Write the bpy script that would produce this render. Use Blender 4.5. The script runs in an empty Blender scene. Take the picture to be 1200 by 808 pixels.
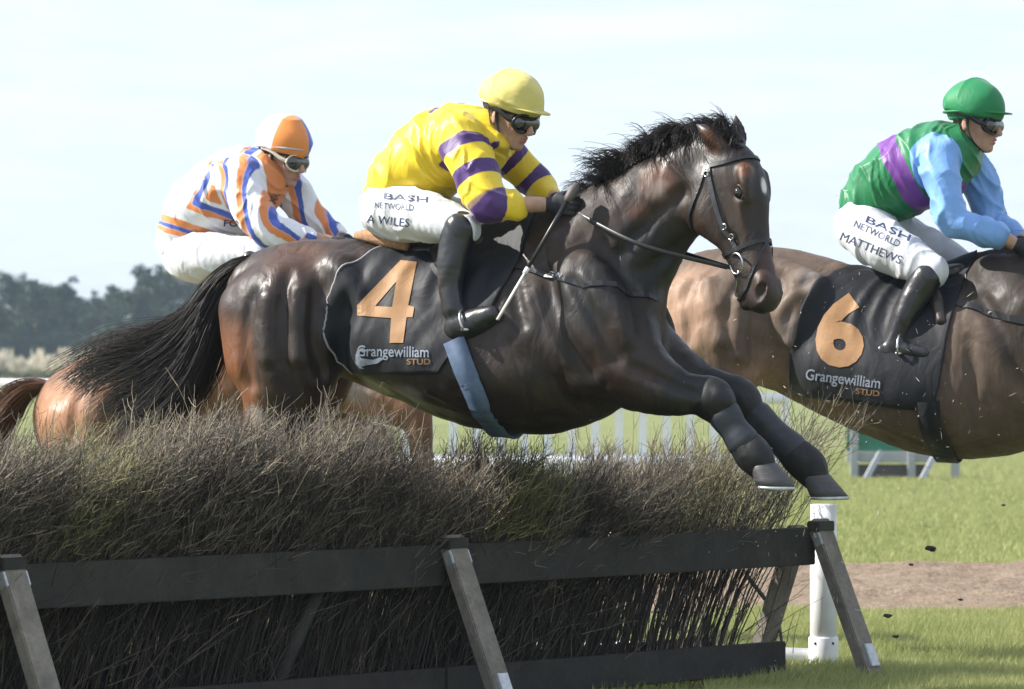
import bpy, bmesh, math, random
import numpy as np
from mathutils import Vector, Matrix
from mathutils.bvhtree import BVHTree
random.seed(7)
RNG = np.random.default_rng(11)
SC = bpy.context.scene
COL = SC.collection
R = math.radians

# ------------------------------------------------------------------ camera
H = 1.33            # camera height
FP = 5000.0         # focal length in pixels of a 1200 px wide frame
HZ = 425.0          # row of the horizon
cam = bpy.data.cameras.new('camera')
cam.sensor_width = 36.0
cam.lens = FP / 1200 * 36.0
cam.shift_y = (HZ - 404) / 1200
cam.clip_start = 0.5
cam.clip_end = 20000
cam.dof.use_dof = True
cam.dof.focus_distance = 16.6
cam.dof.aperture_fstop = 7.0
cob = bpy.data.objects.new('camera', cam)
COL.objects.link(cob)
cob.location = (0, 0, H)
cob.rotation_euler = (R(90), 0, 0)
SC.camera = cob

# ------------------------------------------------------------------ sky and sun
SUN = Vector((-0.74, 0.02, 0.62)).normalized()     # direction towards the sun
elev = math.asin(SUN.z)
world = bpy.data.worlds.new('World')
SC.world = world
world.use_nodes = True
nt = world.node_tree
nt.nodes.clear()
wo = nt.nodes.new('ShaderNodeOutputWorld')
bg = nt.nodes.new('ShaderNodeBackground')
sky = nt.nodes.new('ShaderNodeTexSky')
sky.sky_type = 'NISHITA'
sky.sun_disc = False
sky.sun_elevation = elev
sky.sun_rotation = math.atan2(SUN.x, SUN.y)
sky.air_density = 1.0
sky.dust_density = 1.2
sky.ozone_density = 1.2
tc = nt.nodes.new('ShaderNodeTexCoord')
mp = nt.nodes.new('ShaderNodeMapping')
mp.inputs['Scale'].default_value = (9, 9, 60)
ns = nt.nodes.new('ShaderNodeTexNoise')
ns.inputs['Scale'].default_value = 2.6
ns.inputs['Detail'].default_value = 7
ns.inputs['Distortion'].default_value = 0.5
ns.inputs['Roughness'].default_value = 0.55
rp = nt.nodes.new('ShaderNodeMapRange')
rp.inputs[1].default_value = 0.42
rp.inputs[2].default_value = 0.74
rp.inputs[3].default_value = 0.6
rp.inputs[4].default_value = 1.0
mx = nt.nodes.new('ShaderNodeMix')
mx.data_type = 'RGBA'
mx.inputs[7].default_value = (5.65, 6.1, 7.0, 1)
nt.links.new(tc.outputs['Generated'], mp.inputs[0])
nt.links.new(mp.outputs[0], ns.inputs['Vector'])
nt.links.new(ns.outputs[0], rp.inputs[0])
nt.links.new(rp.outputs[0], mx.inputs[0])
nt.links.new(sky.outputs[0], mx.inputs[6])
nt.links.new(mx.outputs[2], bg.inputs[0])
nt.links.new(bg.outputs[0], wo.inputs[0])
bg.inputs[1].default_value = 0.085
sl = bpy.data.lights.new('sun', 'SUN')
sl.energy = 4.6
sl.angle = R(0.6)
sl.color = (1.0, 0.955, 0.88)
so = bpy.data.objects.new('sun', sl)
COL.objects.link(so)
so.location = (0, 0, 30)
so.rotation_euler = SUN.to_track_quat('Z', 'Y').to_euler()
SC.view_settings.view_transform = 'Standard'
SC.view_settings.look = 'None'
SC.view_settings.exposure = 1.1
SC.view_settings.gamma = 1.0
SC.cycles.max_bounces = 6
SC.cycles.transparent_max_bounces = 8

# ------------------------------------------------------------------ helpers
def V(*a):
    return np.array(a, dtype=float)
CAMP = V(0, 0, H)
def W(u, v, d):
    """World point seen at photo column u, row v, at depth d."""
    return V((u - 600) / FP * d, d, H + (HZ - v) / FP * d)
def nrm(a):
    a = np.asarray(a, float)
    return a / np.linalg.norm(a)

class Frame:
    """Upright frame of a horse or rider: origin, heading, near side normal."""
    def __init__(s, u, v, d, yaw):
        s.O = W(u, v, d); s.d = d; s.S = FP / d
        y = R(yaw)
        s.F = V(math.cos(y), -math.sin(y), 0)
        s.N = V(-math.sin(y), -math.cos(y), 0)
        s.U = V(0, 0, 1)
    def P(s, u, v, n=0.0):
        r = V((u - 600) / FP, 1, (HZ - v) / FP)
        t = (n + (s.O - CAMP) @ s.N) / (r @ s.N)
        return CAMP + t * r
    def L(s, pts):
        return [(s.P(p[0], p[1], p[2]), p[3] / s.S) for p in pts]

class HeadFrame:
    def __init__(s, o, a, f, l, k=1.0):
        s.o, s.a, s.f, s.l, s.k = o, a, f, l, k
    def P(s, x, y, z):
        return s.o + s.k * (s.a * x + s.f * y + s.l * z)

def project(p):
    d = p[1]
    return 600 + p[0] / d * FP, HZ - (p[2] - H) / d * FP

def catmull(P, m=4):
    P = [np.asarray(p, float) for p in P]
    if len(P) < 3:
        return [P[0] + (P[-1] - P[0]) * t for t in np.linspace(0, 1, m + 1)]
    Q = [2 * P[0] - P[1]] + P + [2 * P[-1] - P[-2]]
    out = []
    for i in range(1, len(Q) - 2):
        for j in range(m):
            t = j / m
            a, b, c, d = Q[i - 1], Q[i], Q[i + 1], Q[i + 2]
            out.append(0.5 * ((2 * b) + (-a + c) * t + (2 * a - 5 * b + 4 * c - d) * t * t + (-a + 3 * b - 3 * c + d) * t ** 3))
    out.append(P[-1])
    return out

_nz = [(np.array(v), ph) for v, ph in zip(RNG.normal(size=(28, 3)), RNG.uniform(0, 6.28, 28))]
def noise(p, f, seed=0):
    """cheap smooth noise on points (n,3)"""
    p = np.asarray(p) * f
    w = np.zeros(p.shape)
    for i in range(3):
        v, ph = _nz[(seed * 5 + i) % 28]
        w[:, i] = np.sin(p @ v * 0.9 + ph)
    q = p + 0.9 * w
    o = np.zeros(len(p))
    for i in range(5):
        v, ph = _nz[(seed * 3 + 7 + i) % 28]
        o += np.sin(q @ v * 1.6 + ph)
    return o / 5

class Sdf:
    def __init__(s, lat=None):
        s.ops = []; s.lat = V(0, 1, 0) if lat is None else lat
    def chain(s, pts, k=0.03, sc=1.0, sub=False, m=4, lat=None):
        """pts: list of (point, radius); sc scales the lateral direction"""
        if len(pts) == 1:
            pts = pts * 2
        arr = catmull([np.append(p, r) for p, r in pts], m if len(pts) > 2 else 1)
        s.ops.append(('c', [(a[:3], max(a[3], 1e-3)) for a in arr], k, sc, sub, s.lat if lat is None else lat))
        return s
    def ell(s, c, ax, rad, k=0.03, sub=False):
        """ellipsoid at c with axes ax (3 unit rows) and radii"""
        s.ops.append(('e', c, np.array(ax), np.array(rad, float), k, sub))
        return s
    def cut(s, p, n):
        s.ops.append(('p', p, nrm(n)))
        return s
    def mesh(s, res, smooth=1):
        lo = np.full(3, 1e9); hi = np.full(3, -1e9)
        for o in s.ops:
            if o[0] == 'c' and not o[4]:
                for p, r in o[1]:
                    e = r * max(1, o[3]) + .03
                    lo = np.minimum(lo, p - e); hi = np.maximum(hi, p + e)
            if o[0] == 'e' and not o[5]:
                e = o[3].max() + .03
                lo = np.minimum(lo, o[1] - e); hi = np.maximum(hi, o[1] + e)
        n = np.ceil((hi - lo) / res).astype(int) + 2
        F = np.full(n, 0.5, np.float32)
        ax = [lo[i] + res * np.arange(n[i]) for i in range(3)]
        def box(a, b):
            i0 = np.clip(np.floor((a - lo) / res).astype(int), 0, n - 1)
            i1 = np.clip(np.ceil((b - lo) / res).astype(int) + 1, 1, n)
            return i0, i1
        def grid(i0, i1):
            return np.meshgrid(*[ax[i][i0[i]:i1[i]] for i in range(3)], indexing='ij')
        def blend(sl, D, k, sub):
            A = F[sl]
            if sub:
                h = np.clip(.5 - .5 * (A + D) / k, 0, 1)
                F[sl] = A * (1 - h) - D * h + k * h * (1 - h)
            else:
                h = np.clip(.5 + .5 * (A - D) / k, 0, 1)
                F[sl] = A * (1 - h) + D * h - k * h * (1 - h)
        for o in s.ops:
            if o[0] == 'c':
                _, ch, k, sc, sub, N = o
                mg = k + 3 * res
                P = np.array([p for p, r in ch]); rr = np.array([r for p, r in ch]) * max(1, sc)
                i0, i1 = box((P - rr[:, None]).min(0) - mg, (P + rr[:, None]).max(0) + mg)
                if (i1 <= i0).any():
                    continue
                D = np.full(i1 - i0, 0.5, np.float32)
                for (a, ra), (b, rb) in zip(ch[:-1], ch[1:]):
                    m2 = max(ra, rb) * max(1, sc) + mg
                    j0, j1 = box(np.minimum(a, b) - m2, np.maximum(a, b) + m2)
                    j0 = np.maximum(j0, i0); j1 = np.minimum(j1, i1)
                    if (j1 <= j0).any():
                        continue
                    X, Y, Z = grid(j0, j1)
                    X = X - a[0]; Y = Y - a[1]; Z = Z - a[2]
                    g = 1 / sc - 1
                    d = b - a
                    if abs(g) > 1e-6:
                        L = (X * N[0] + Y * N[1] + Z * N[2]) * g
                        X = X + L * N[0]; Y = Y + L * N[1]; Z = Z + L * N[2]
                        d = d + (d @ N) * g * N
                    dd = d @ d + 1e-12
                    t = np.clip((X * d[0] + Y * d[1] + Z * d[2]) / dd, 0, 1)
                    dist = np.sqrt((X - t * d[0]) ** 2 + (Y - t * d[1]) ** 2 + (Z - t * d[2]) ** 2) - (ra + (rb - ra) * t)
                    dist *= min(1, max(sc, .5))
                    sl = tuple(slice(j0[i] - i0[i], j1[i] - i0[i]) for i in range(3))
                    D[sl] = np.minimum(D[sl], dist)
                blend(tuple(slice(i0[i], i1[i]) for i in range(3)), D, k, sub)
            elif o[0] == 'e':
                _, c, A, rad, k, sub = o
                mg = k + 3 * res
                ext = np.sqrt(((A * rad[:, None]) ** 2).sum(0)) + mg
                i0, i1 = box(c - ext, c + ext)
                if (i1 <= i0).any():
                    continue
                X, Y, Z = grid(i0, i1)
                X = X - c[0]; Y = Y - c[1]; Z = Z - c[2]
                q = [(X * a[0] + Y * a[1] + Z * a[2]) for a in A]
                k0 = np.sqrt(sum((q[i] / rad[i]) ** 2 for i in range(3)))
                k1 = np.sqrt(sum((q[i] / rad[i] ** 2) ** 2 for i in range(3))) + 1e-9
                D = k0 * (k0 - 1) / k1
                blend(tuple(slice(i0[i], i1[i]) for i in range(3)), D, k, sub)
            else:
                _, p, nn = o
                X, Y, Z = np.meshgrid(*ax, indexing='ij')
                np.maximum(F, (X - p[0]) * nn[0] + (Y - p[1]) * nn[1] + (Z - p[2]) * nn[2], out=F)
        F[0] = F[-1] = .1; F[:, 0] = F[:, -1] = .1; F[:, :, 0] = F[:, :, -1] = .1
        return surface_nets(F, lo, res, smooth)

def surface_nets(F, lo, res, smooth):
    I = F < 0
    cnt = np.zeros(tuple(np.array(F.shape) - 1), np.int8)
    for dx in (0, 1):
        for dy in (0, 1):
            for dz in (0, 1):
                cnt += I[dx:I.shape[0] - 1 + dx, dy:I.shape[1] - 1 + dy, dz:I.shape[2] - 1 + dz]
    m = (cnt > 0) & (cnt < 8)
    idx = np.full(m.shape, -1, np.int64)
    cells = np.argwhere(m)
    idx[m] = np.arange(len(cells))
    pos = np.zeros((len(cells), 3)); num = np.zeros(len(cells))
    cor = [(x, y, z) for x in (0, 1) for y in (0, 1) for z in (0, 1)]
    for a in cor:
        for axis in range(3):
            if a[axis]:
                continue
            b = list(a); b[axis] = 1
            fa = F[cells[:, 0] + a[0], cells[:, 1] + a[1], cells[:, 2] + a[2]]
            fb = F[cells[:, 0] + b[0], cells[:, 1] + b[1], cells[:, 2] + b[2]]
            cr = (fa < 0) != (fb < 0)
            t = np.where(cr, fa / np.where(cr, fa - fb, 1), 0)
            for i in range(3):
                pos[:, i] += np.where(cr, a[i] + (t if i == axis else 0), 0)
            num += cr
    V_ = lo + res * (cells + pos / num[:, None])
    faces = []
    for axis in range(3):
        sl0 = [slice(None)] * 3; sl1 = [slice(None)] * 3
        sl0[axis] = slice(0, -1); sl1[axis] = slice(1, None)
        A = I[tuple(sl0)]; B = I[tuple(sl1)]
        e = np.argwhere(A != B)
        o1, o2 = (axis + 1) % 3, (axis + 2) % 3
        ok = (e[:, o1] > 0) & (e[:, o2] > 0) & (e[:, o1] < F.shape[o1] - 1) & (e[:, o2] < F.shape[o2] - 1)
        e = e[ok]
        ins = A[e[:, 0], e[:, 1], e[:, 2]]
        q = []
        for d1, d2 in ((-1, -1), (0, -1), (0, 0), (-1, 0)):
            c = e.copy(); c[:, o1] += d1; c[:, o2] += d2
            q.append(idx[c[:, 0], c[:, 1], c[:, 2]])
        q = np.stack(q, 1)
        q[~ins] = q[~ins][:, ::-1]
        faces.append(q)
    Fc = np.concatenate(faces)
    for _ in range(smooth):
        acc = np.zeros_like(V_); c = np.zeros(len(V_))
        for i in range(4):
            a, b = Fc[:, i], Fc[:, (i + 1) % 4]
            for k in range(3):
                acc[:, k] += np.bincount(a, V_[b, k], len(V_)) + np.bincount(b, V_[a, k], len(V_))
            c += np.bincount(a, minlength=len(V_)) + np.bincount(b, minlength=len(V_))
        V_ = .5 * V_ + .5 * acc / np.maximum(c, 1)[:, None]
    return V_, Fc

def vnormals(v, f):
    n = np.cross(v[f[:, 2]] - v[f[:, 0]], v[f[:, 3]] - v[f[:, 1]]) if f.shape[1] == 4 else np.cross(v[f[:, 1]] - v[f[:, 0]], v[f[:, 2]] - v[f[:, 0]])
    out = np.zeros_like(v)
    for i in range(f.shape[1]):
        for k in range(3):
            out[:, k] += np.bincount(f[:, i], n[:, k], len(v))
    return out / (np.linalg.norm(out, axis=1)[:, None] + 1e-12)

def perp(v, pts, N, m=3):
    """signed offset across a chain in the plane square to N"""
    arr = catmull([np.append(p, r) for p, r in pts], m)
    best = np.full(len(v), 9.); E = np.zeros(len(v))
    for a, b in zip(arr[:-1], arr[1:]):
        d = b[:3] - a[:3]; dd = d @ d + 1e-12
        t = np.clip(((v - a[:3]) @ d) / dd, 0, 1)
        w_ = v - a[:3] - t[:, None] * d
        dist = np.linalg.norm(w_, axis=1); s = dist < best
        e = w_ @ nrm(np.cross(N, d))
        best[s] = dist[s]; E[s] = e[s]
    return E

def chaindist(v, pts, m=3):
    """distance outside a chain, and the length along it"""
    arr = catmull([np.append(p, r) for p, r in pts], m if len(pts) > 2 else 1)
    best = np.full(len(v), 9.); L = np.zeros(len(v)); acc = 0
    for a, b in zip(arr[:-1], arr[1:]):
        d = b[:3] - a[:3]; dd = d @ d + 1e-12
        t = np.clip(((v - a[:3]) @ d) / dd, 0, 1)
        dist = np.linalg.norm(v - a[:3] - t[:, None] * d, axis=1) - (a[3] + (b[3] - a[3]) * t)
        w = dist < best
        best[w] = dist[w]; L[w] = acc + t[w] * math.sqrt(dd)
        acc += math.sqrt(dd)
    return best, L, acc

def sstep(x, a, b):
    t = np.clip((x - a) / (b - a), 0, 1)
    return t * t * (3 - 2 * t)

def mesh_obj(name, v, f, mat, parent=None, base=None, attrs=None, smooth=True):
    """ONE mesh object from arrays; base = world position of its origin (the parent's)"""
    v = np.asarray(v, float)
    if parent is not None:
        base = np.array(parent['_base'])
    elif base is None:
        base = V(0, 0, 0)
    base = np.asarray(base, float)
    me = bpy.data.meshes.new(name)
    if isinstance(f, np.ndarray):
        k = f.shape[1]
        me.vertices.add(len(v)); me.vertices.foreach_set('co', (v - base).astype(np.float32).ravel())
        me.loops.add(f.size); me.loops.foreach_set('vertex_index', f.astype(np.int32).ravel())
        me.polygons.add(len(f)); me.polygons.foreach_set('loop_start', np.arange(0, f.size, k, dtype=np.int32))
        me.update(calc_edges=True)
    else:
        me.from_pydata([tuple(p) for p in v - base], [], f)
    if attrs:
        for an, av in attrs.items():
            at = me.attributes.new(an, 'FLOAT', 'POINT')
            at.data.foreach_set('value', np.asarray(av, np.float32))
    if mat:
        me.materials.append(mat)
    if smooth:
        me.polygons.foreach_set('use_smooth', np.ones(len(me.polygons), bool))
    me.update()
    o = bpy.data.objects.new(name, me)
    COL.objects.link(o)
    o['_base'] = tuple(base)
    if parent is not None:
        o.parent = parent
    else:
        o.location = base
    return o

def tag(o, label, cat, group=None, kind=None):
    if label: o['label'] = label
    if cat: o['category'] = cat
    if group: o['group'] = group
    if kind: o['kind'] = kind
    return o
def thing(name, base, label, cat, group=None):
    o = bpy.data.objects.new(name, None)
    o.empty_display_size = .2
    COL.objects.link(o)
    o.location = tuple(base); o['_base'] = tuple(base)
    return tag(o, label, cat, group)

def box_mb(c, ax, half, bev=0.0):
    """verts and faces of a (bevelled) box, centre c, axes rows ax, half sizes"""
    bm = bmesh.new()
    bmesh.ops.create_cube(bm, size=2)
    for q in bm.verts:
        q.co = Vector((q.co.x * half[0], q.co.y * half[1], q.co.z * half[2]))
    if bev:
        bmesh.ops.bevel(bm, geom=bm.edges[:], offset=bev, segments=2, affect='EDGES')
    A = np.array(ax)
    vs = [np.asarray(c) + q.co[0] * A[0] + q.co[1] * A[1] + q.co[2] * A[2] for q in bm.verts]
    fs = [[q.index for q in f.verts] for f in bm.faces]
    bm.free()
    return vs, fs
def join(parts):
    vs, fs = [], []
    for v, f in parts:
        o = len(vs)
        vs += list(v); fs += [[i + o for i in q] for q in f]
    return vs, fs
def tube(pts, rad, seg=10, closed=False, flat=1.0, up=None, caps=True):
    P = [np.asarray(p, float) for p in pts]
    n = len(P)
    rads = rad if hasattr(rad, '__len__') else [rad] * n
    vs, fs = [], []
    ref = V(0, 0, 1) if up is None else up
    for i, p in enumerate(P):
        a = P[(i - 1) % n] if (closed or i > 0) else P[0]
        b = P[(i + 1) % n] if (closed or i < n - 1) else P[-1]
        t = nrm(b - a)
        rf = ref[i] if isinstance(ref, list) else ref
        x = np.cross(t, rf)
        if np.linalg.norm(x) < 1e-3:
            x = np.cross(t, V(1, 0, .1))
        x = nrm(x); y = np.cross(x, t)
        for j in range(seg):
            an = 2 * math.pi * j / seg
            vs.append(p + rads[i] * (math.cos(an) * x + flat * math.sin(an) * y))
    for i in range(n if closed else n - 1):
        for j in range(seg):
            a = i * seg + j; b = i * seg + (j + 1) % seg
            i2 = ((i + 1) % n) * seg
            fs.append([a, b, i2 + (j + 1) % seg, i2 + j])
    if caps and not closed:
        fs.append(list(range(seg))[::-1]); fs.append([(n - 1) * seg + j for j in range(seg)])
    return vs, fs

def strands(P, r, tri=3):
    """P (n,k,3) polylines, r (n,k) radii -> triangular tubes"""
    n, k, _ = P.shape
    T = np.zeros_like(P)
    T[:, 1:-1] = P[:, 2:] - P[:, :-2]; T[:, 0] = P[:, 1] - P[:, 0]; T[:, -1] = P[:, -1] - P[:, -2]
    T /= np.linalg.norm(T, axis=2)[..., None] + 1e-12
    ref = np.tile(V(.31, .87, .12), (n, 1))[:, None, :]
    X = np.cross(T, ref); X /= np.linalg.norm(X, axis=2)[..., None] + 1e-9
    Y = np.cross(T, X)
    vs = np.zeros((n, k, tri, 3))
    for j in range(tri):
        a = 2 * math.pi * j / tri
        vs[:, :, j] = P + r[..., None] * (math.cos(a) * X + math.sin(a) * Y)
    base = (np.arange(n) * k * tri)[:, None, None]
    i = np.arange(k - 1)[None, :, None] * tri
    j = np.arange(tri)[None, None, :]
    j2 = (j + 1) % tri
    f = np.stack([base + i + j, base + i + j2, base + i + tri + j2, base + i + tri + j], -1).reshape(-1, 4)
    return vs.reshape(-1, 3), f

# ------------------------------------------------------------------ materials
class NT:
    def __init__(s, name):
        s.m = bpy.data.materials.new(name)
        s.m.use_nodes = True
        s.t = s.m.node_tree
        s.b = s.t.nodes['Principled BSDF']
        s.co = s.n('ShaderNodeTexCoord').outputs['Object']
    def n(s, k, **kw):
        q = s.t.nodes.new(k)
        for a, b in kw.items():
            setattr(q, a, b)
        return q
    def l(s, a, b):
        s.t.links.new(a, b)
    def noise(s, scale, detail=4, rough=.55, stretch=None, co=None, dist=0):
        q = s.n('ShaderNodeTexNoise')
        q.inputs['Scale'].default_value = scale
        q.inputs['Detail'].default_value = detail
        q.inputs['Roughness'].default_value = rough
        q.inputs['Distortion'].default_value = dist
        c = co or s.co
        if stretch:
            mp = s.n('ShaderNodeMapping'); mp.inputs['Scale'].default_value = stretch
            s.l(c, mp.inputs[0]); c = mp.outputs[0]
        s.l(c, q.inputs['Vector'])
        return q.outputs[0]
    def ramp(s, fac, a=0.3, b=0.7, lo=0., hi=1.):
        q = s.n('ShaderNodeMapRange')
        q.inputs[1].default_value = a; q.inputs[2].default_value = b
        q.inputs[3].default_value = lo; q.inputs[4].default_value = hi
        s.l(fac, q.inputs[0])
        return q.outputs[0]
    def mix(s, fac, a, b, mode='MIX'):
        q = s.n('ShaderNodeMix', data_type='RGBA', blend_type=mode)
        for i, x in ((0, fac), (6, a), (7, b)):
            if isinstance(x, (int, float)): q.inputs[i].default_value = x
            elif isinstance(x, tuple): q.inputs[i].default_value = (*x, 1) if len(x) == 3 else x
            else: s.l(x, q.inputs[i])
        return q.outputs[2]
    def attr(s, name):
        q = s.n('ShaderNodeAttribute'); q.attribute_name = name
        return q.outputs['Fac']
    def math(s, op, a, b=None):
        q = s.n('ShaderNodeMath', operation=op)
        for i, x in enumerate((a, b)):
            if x is None: continue
            if isinstance(x, (int, float)): q.inputs[i].default_value = x
            else: s.l(x, q.inputs[i])
        return q.outputs[0]
    def base(s, x):
        if isinstance(x, tuple): s.b.inputs['Base Color'].default_value = (*x, 1)
        else: s.l(x, s.b.inputs['Base Color'])
    def set(s, rough=None, spec=None, metal=None, sheen=None, coat=None, sss=None):
        I = s.b.inputs
        if rough is not None:
            if isinstance(rough, (int, float)): I['Roughness'].default_value = rough
            else: s.l(rough, I['Roughness'])
        if spec is not None: I['Specular IOR Level'].default_value = spec
        if metal is not None: I['Metallic'].default_value = metal
        if sheen is not None: I['Sheen Weight'].default_value = sheen; I['Sheen Roughness'].default_value = .4
        if coat is not None: I['Coat Weight'].default_value = coat
    def bump(s, h, strength=.3, dist=.01, prev=None):
        q = s.n('ShaderNodeBump')
        q.inputs['Strength'].default_value = strength
        q.inputs['Distance'].default_value = dist
        s.l(h, q.inputs['Height'])
        if prev is not None: s.l(prev, q.inputs['Normal'])
        s.l(q.outputs[0], s.b.inputs['Normal'])
        return q.outputs[0]

def simple(name, col, rough=.6, var=.15, scale=30, bump=.2, bd=.002, metal=0, spec=.5, coat=None, stretch=None):
    t = NT(name)
    n1 = t.noise(scale, 5, .6, stretch)
    d = tuple(c * (1 - var) for c in col); e = tuple(min(1, c * (1 + var)) for c in col)
    t.base(t.mix(t.ramp(n1), d, e))
    t.set(rough=rough, metal=metal, spec=spec, coat=coat)
    if bump:
        t.bump(n1, bump, bd)
    return t.m

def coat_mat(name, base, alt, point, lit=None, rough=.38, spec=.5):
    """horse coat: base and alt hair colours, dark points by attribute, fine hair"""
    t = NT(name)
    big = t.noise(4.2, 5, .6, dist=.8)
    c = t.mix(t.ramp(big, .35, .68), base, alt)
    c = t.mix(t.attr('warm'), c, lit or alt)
    fine = t.noise(60, 4, .7, (1, 1, .25))
    c = t.mix(t.ramp(fine, .3, .7, 0, .35), c, tuple(x * .55 for x in base))
    c = t.mix(t.attr('dark'), c, point)
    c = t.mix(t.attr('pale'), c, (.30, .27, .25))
    c = t.mix(t.attr('white'), c, (.62, .6, .58))
    t.base(c)
    r = t.ramp(t.noise(6, 6, .65, dist=.6), .38, .66, rough - .04, rough + .28)
    t.set(rough=r, spec=spec)
    vein = t.noise(8, 4, .55, (1, 1, .6), dist=1.4)
    b1 = t.bump(vein, .30, .025)
    hair = t.noise(150, 3, .7, (1, 1, .22))
    t.bump(hair, .30, .002, b1)
    return t.m

def hair_mat(name, a, b, rough=.45):
    t = NT(name)
    t.base(t.mix(t.attr('rnd'), a, b))
    t.set(rough=rough, spec=.5)
    return t.m

def cloth_mat(name, cols, rough=.5, spec=.35, sheen=.1, trans=0., text=260, wr=.5, wd=.012):
    """cols[0] is the ground colour; attribute c1.. chooses cols[1].. where > 0"""
    t = NT(name)
    c = cols[0]
    for i, k in enumerate(cols[1:]):
        f = t.ramp(t.attr('c%d' % (i + 1)), -.0025, .0025)
        c = t.mix(f, c, k)
    n = t.noise(14, 5, .65)
    c = t.mix(t.ramp(n, .35, .75, 0, .22), c, (0.35, 0.33, 0.3), 'MULTIPLY')
    t.base(c)
    t.set(rough=rough, spec=spec, sheen=sheen)
    w = t.noise(6.5, 3, .5, (1, 1, .6), dist=1.6)
    b = t.bump(w, wr, wd)
    t.bump(t.noise(text, 2, .5), .15, .001, b)
    return t.m
# ------------------------------------------------------------------ ground
def ground():
    t = NT('grass_ground')
    big = t.noise(.22, 4, .6)
    n = t.noise(2.4, 5, .65)
    f = t.noise(26, 4, .7)
    c = t.mix(t.ramp(big, .35, .65), (.17, .21, .07), (.28, .29, .12))
    c = t.mix(t.ramp(n, .35, .75, 0, .7), c, (.27, .27, .13))
    c = t.mix(t.ramp(f, .3, .75, 0, .6), c, (.085, .12, .035))
    t.base(c); t.set(rough=.85, spec=.15)
    t.bump(f, .9, .05)
    n = 60
    xs = np.concatenate([[-900], np.linspace(-60, 60, n), [900]]); ys = np.concatenate([np.linspace(-20, 120, n), [1300]])
    vs = [(x, y, 0) for y in ys for x in xs]
    k = len(xs)
    fs = [[j * k + i, j * k + i + 1, (j + 1) * k + i + 1, (j + 1) * k + i] for j in range(len(ys) - 1) for i in range(k - 1)]
    o = mesh_obj('ground', vs, fs, t.m); o['kind'] = 'structure'
    # churned dirt track: an uneven strip on the grass
    t = NT('dirt')
    n1 = t.noise(5, 6, .7); n2 = t.noise(22, 5, .7)
    c = t.mix(t.ramp(n1), (.21, .155, .110), (.31, .245, .185))
    c = t.mix(t.ramp(n2, .4, .7, 0, .6), c, (.10, .072, .050))
    t.base(c); t.set(rough=.95, spec=.1); t.bump(n2, .8, .04)
    nx, ny = 500, 90
    X, Y = np.meshgrid(np.linspace(-9, 11, nx), np.linspace(0, 1, ny))
    p0 = np.stack([X.ravel() * 6, X.ravel() * 0, X.ravel() * 0], 1)
    near = 22.7 + .22 * noise(p0, .5, 1) ; far = 27.6 + .3 * noise(p0, .4, 2)
    t_ = Y.ravel()
    yy = near * (1 - t_) + far * t_
    P = np.stack([X.ravel(), yy, np.zeros(nx * ny)], 1)
    e = np.minimum(t_, 1 - t_) * 6
    z = .006 + np.clip(e, 0, 1) * (.045 + .030 * noise(P, 3.1, 3) + .030 * noise(P, 9, 4) + .020 * np.abs(noise(P, 17, 5)))
    P[:, 2] = z
    f = np.array([[j * nx + i, j * nx + i + 1, (j + 1) * nx + i + 1, (j + 1) * nx + i] for j in range(ny - 1) for i in range(nx - 1)])
    o = mesh_obj('dirt_track', P, f, t.m); o['kind'] = 'structure'
ground()

def blades(name, mat, n, xr, yr, hmin, hmax, w, lean=.35, skip=None, clump=1.0, label='', cat='grass'):
    y = RNG.uniform(yr[0], yr[1], n) if yr[1] / yr[0] < 1.6 else 1 / RNG.uniform(1 / yr[1], 1 / yr[0], n)
    x = xr(y)[0] + RNG.uniform(0, 1, n) * (xr(y)[1] - xr(y)[0])
    p = np.stack([x, y, np.zeros(n)], 1)
    if skip is not None:
        keep = ~skip(p); p = p[keep]; n = len(p)
    cl = .55 + .45 * np.clip(noise(p, 3.0, 2) + .5 * noise(p, 11, 5) + .4, 0, 1.3) * clump
    h = RNG.uniform(hmin, hmax, n) * cl
    a = RNG.uniform(0, 6.283, n)
    d = np.stack([np.cos(a), np.sin(a), 0 * a], 1) * (h * RNG.uniform(.1, lean * 2, n))[:, None] + V(.3, 0, 0) * h[:, None] * .4
    b = RNG.uniform(0, 6.283, n); s = np.stack([np.cos(b), np.sin(b) * .3, 0 * b], 1) * (w * RNG.uniform(.6, 1.3, n))[:, None]
    up = V(0, 0, 1) * h[:, None]
    vs = np.stack([p - s, p + s, p + up * .6 + d * .4 + s * .6, p + up * .6 + d * .4 - s * .6, p + up + d + s * .1, p + up + d - s * .1], 1)
    base = (np.arange(n) * 6)[:, None]
    f = np.concatenate([base + np.array([0, 1, 2, 3]), base + np.array([3, 2, 4, 5])])
    o = mesh_obj(name, vs.reshape(-1, 3), f, mat, attrs=dict(rnd=np.repeat(RNG.uniform(0, 1, n) * .6 + .4 * np.clip(noise(p, 1.3, 7) * .5 + .5, 0, 1), 6)))
    return tag(o, label, cat, kind='stuff')
def blade_mat(name, a, b, c):
    t = NT(name)
    r = t.attr('rnd')
    q = t.mix(t.ramp(r, 0, .7), a, b); q = t.mix(t.ramp(r, .82, 1.), q, c)
    t.base(q); t.set(rough=.55, spec=.3)
    tr = t.n('ShaderNodeBsdfTranslucent'); t.l(q, tr.inputs[0])
    ms = t.n('ShaderNodeMixShader'); ms.inputs[0].default_value = .4
    out = t.t.nodes['Material Output']
    t.l(t.b.outputs[0], ms.inputs[1]); t.l(tr.outputs[0], ms.inputs[2]); t.l(ms.outputs[0], out.inputs[0])
    return t.m
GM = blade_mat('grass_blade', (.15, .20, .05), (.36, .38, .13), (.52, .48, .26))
GM2 = blade_mat('grass_blade_sunlit', (.26, .31, .10), (.46, .47, .20), (.58, .53, .30))  # sunlit copy, brightness put into the colour; the darker copy serves shaded grass
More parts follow.
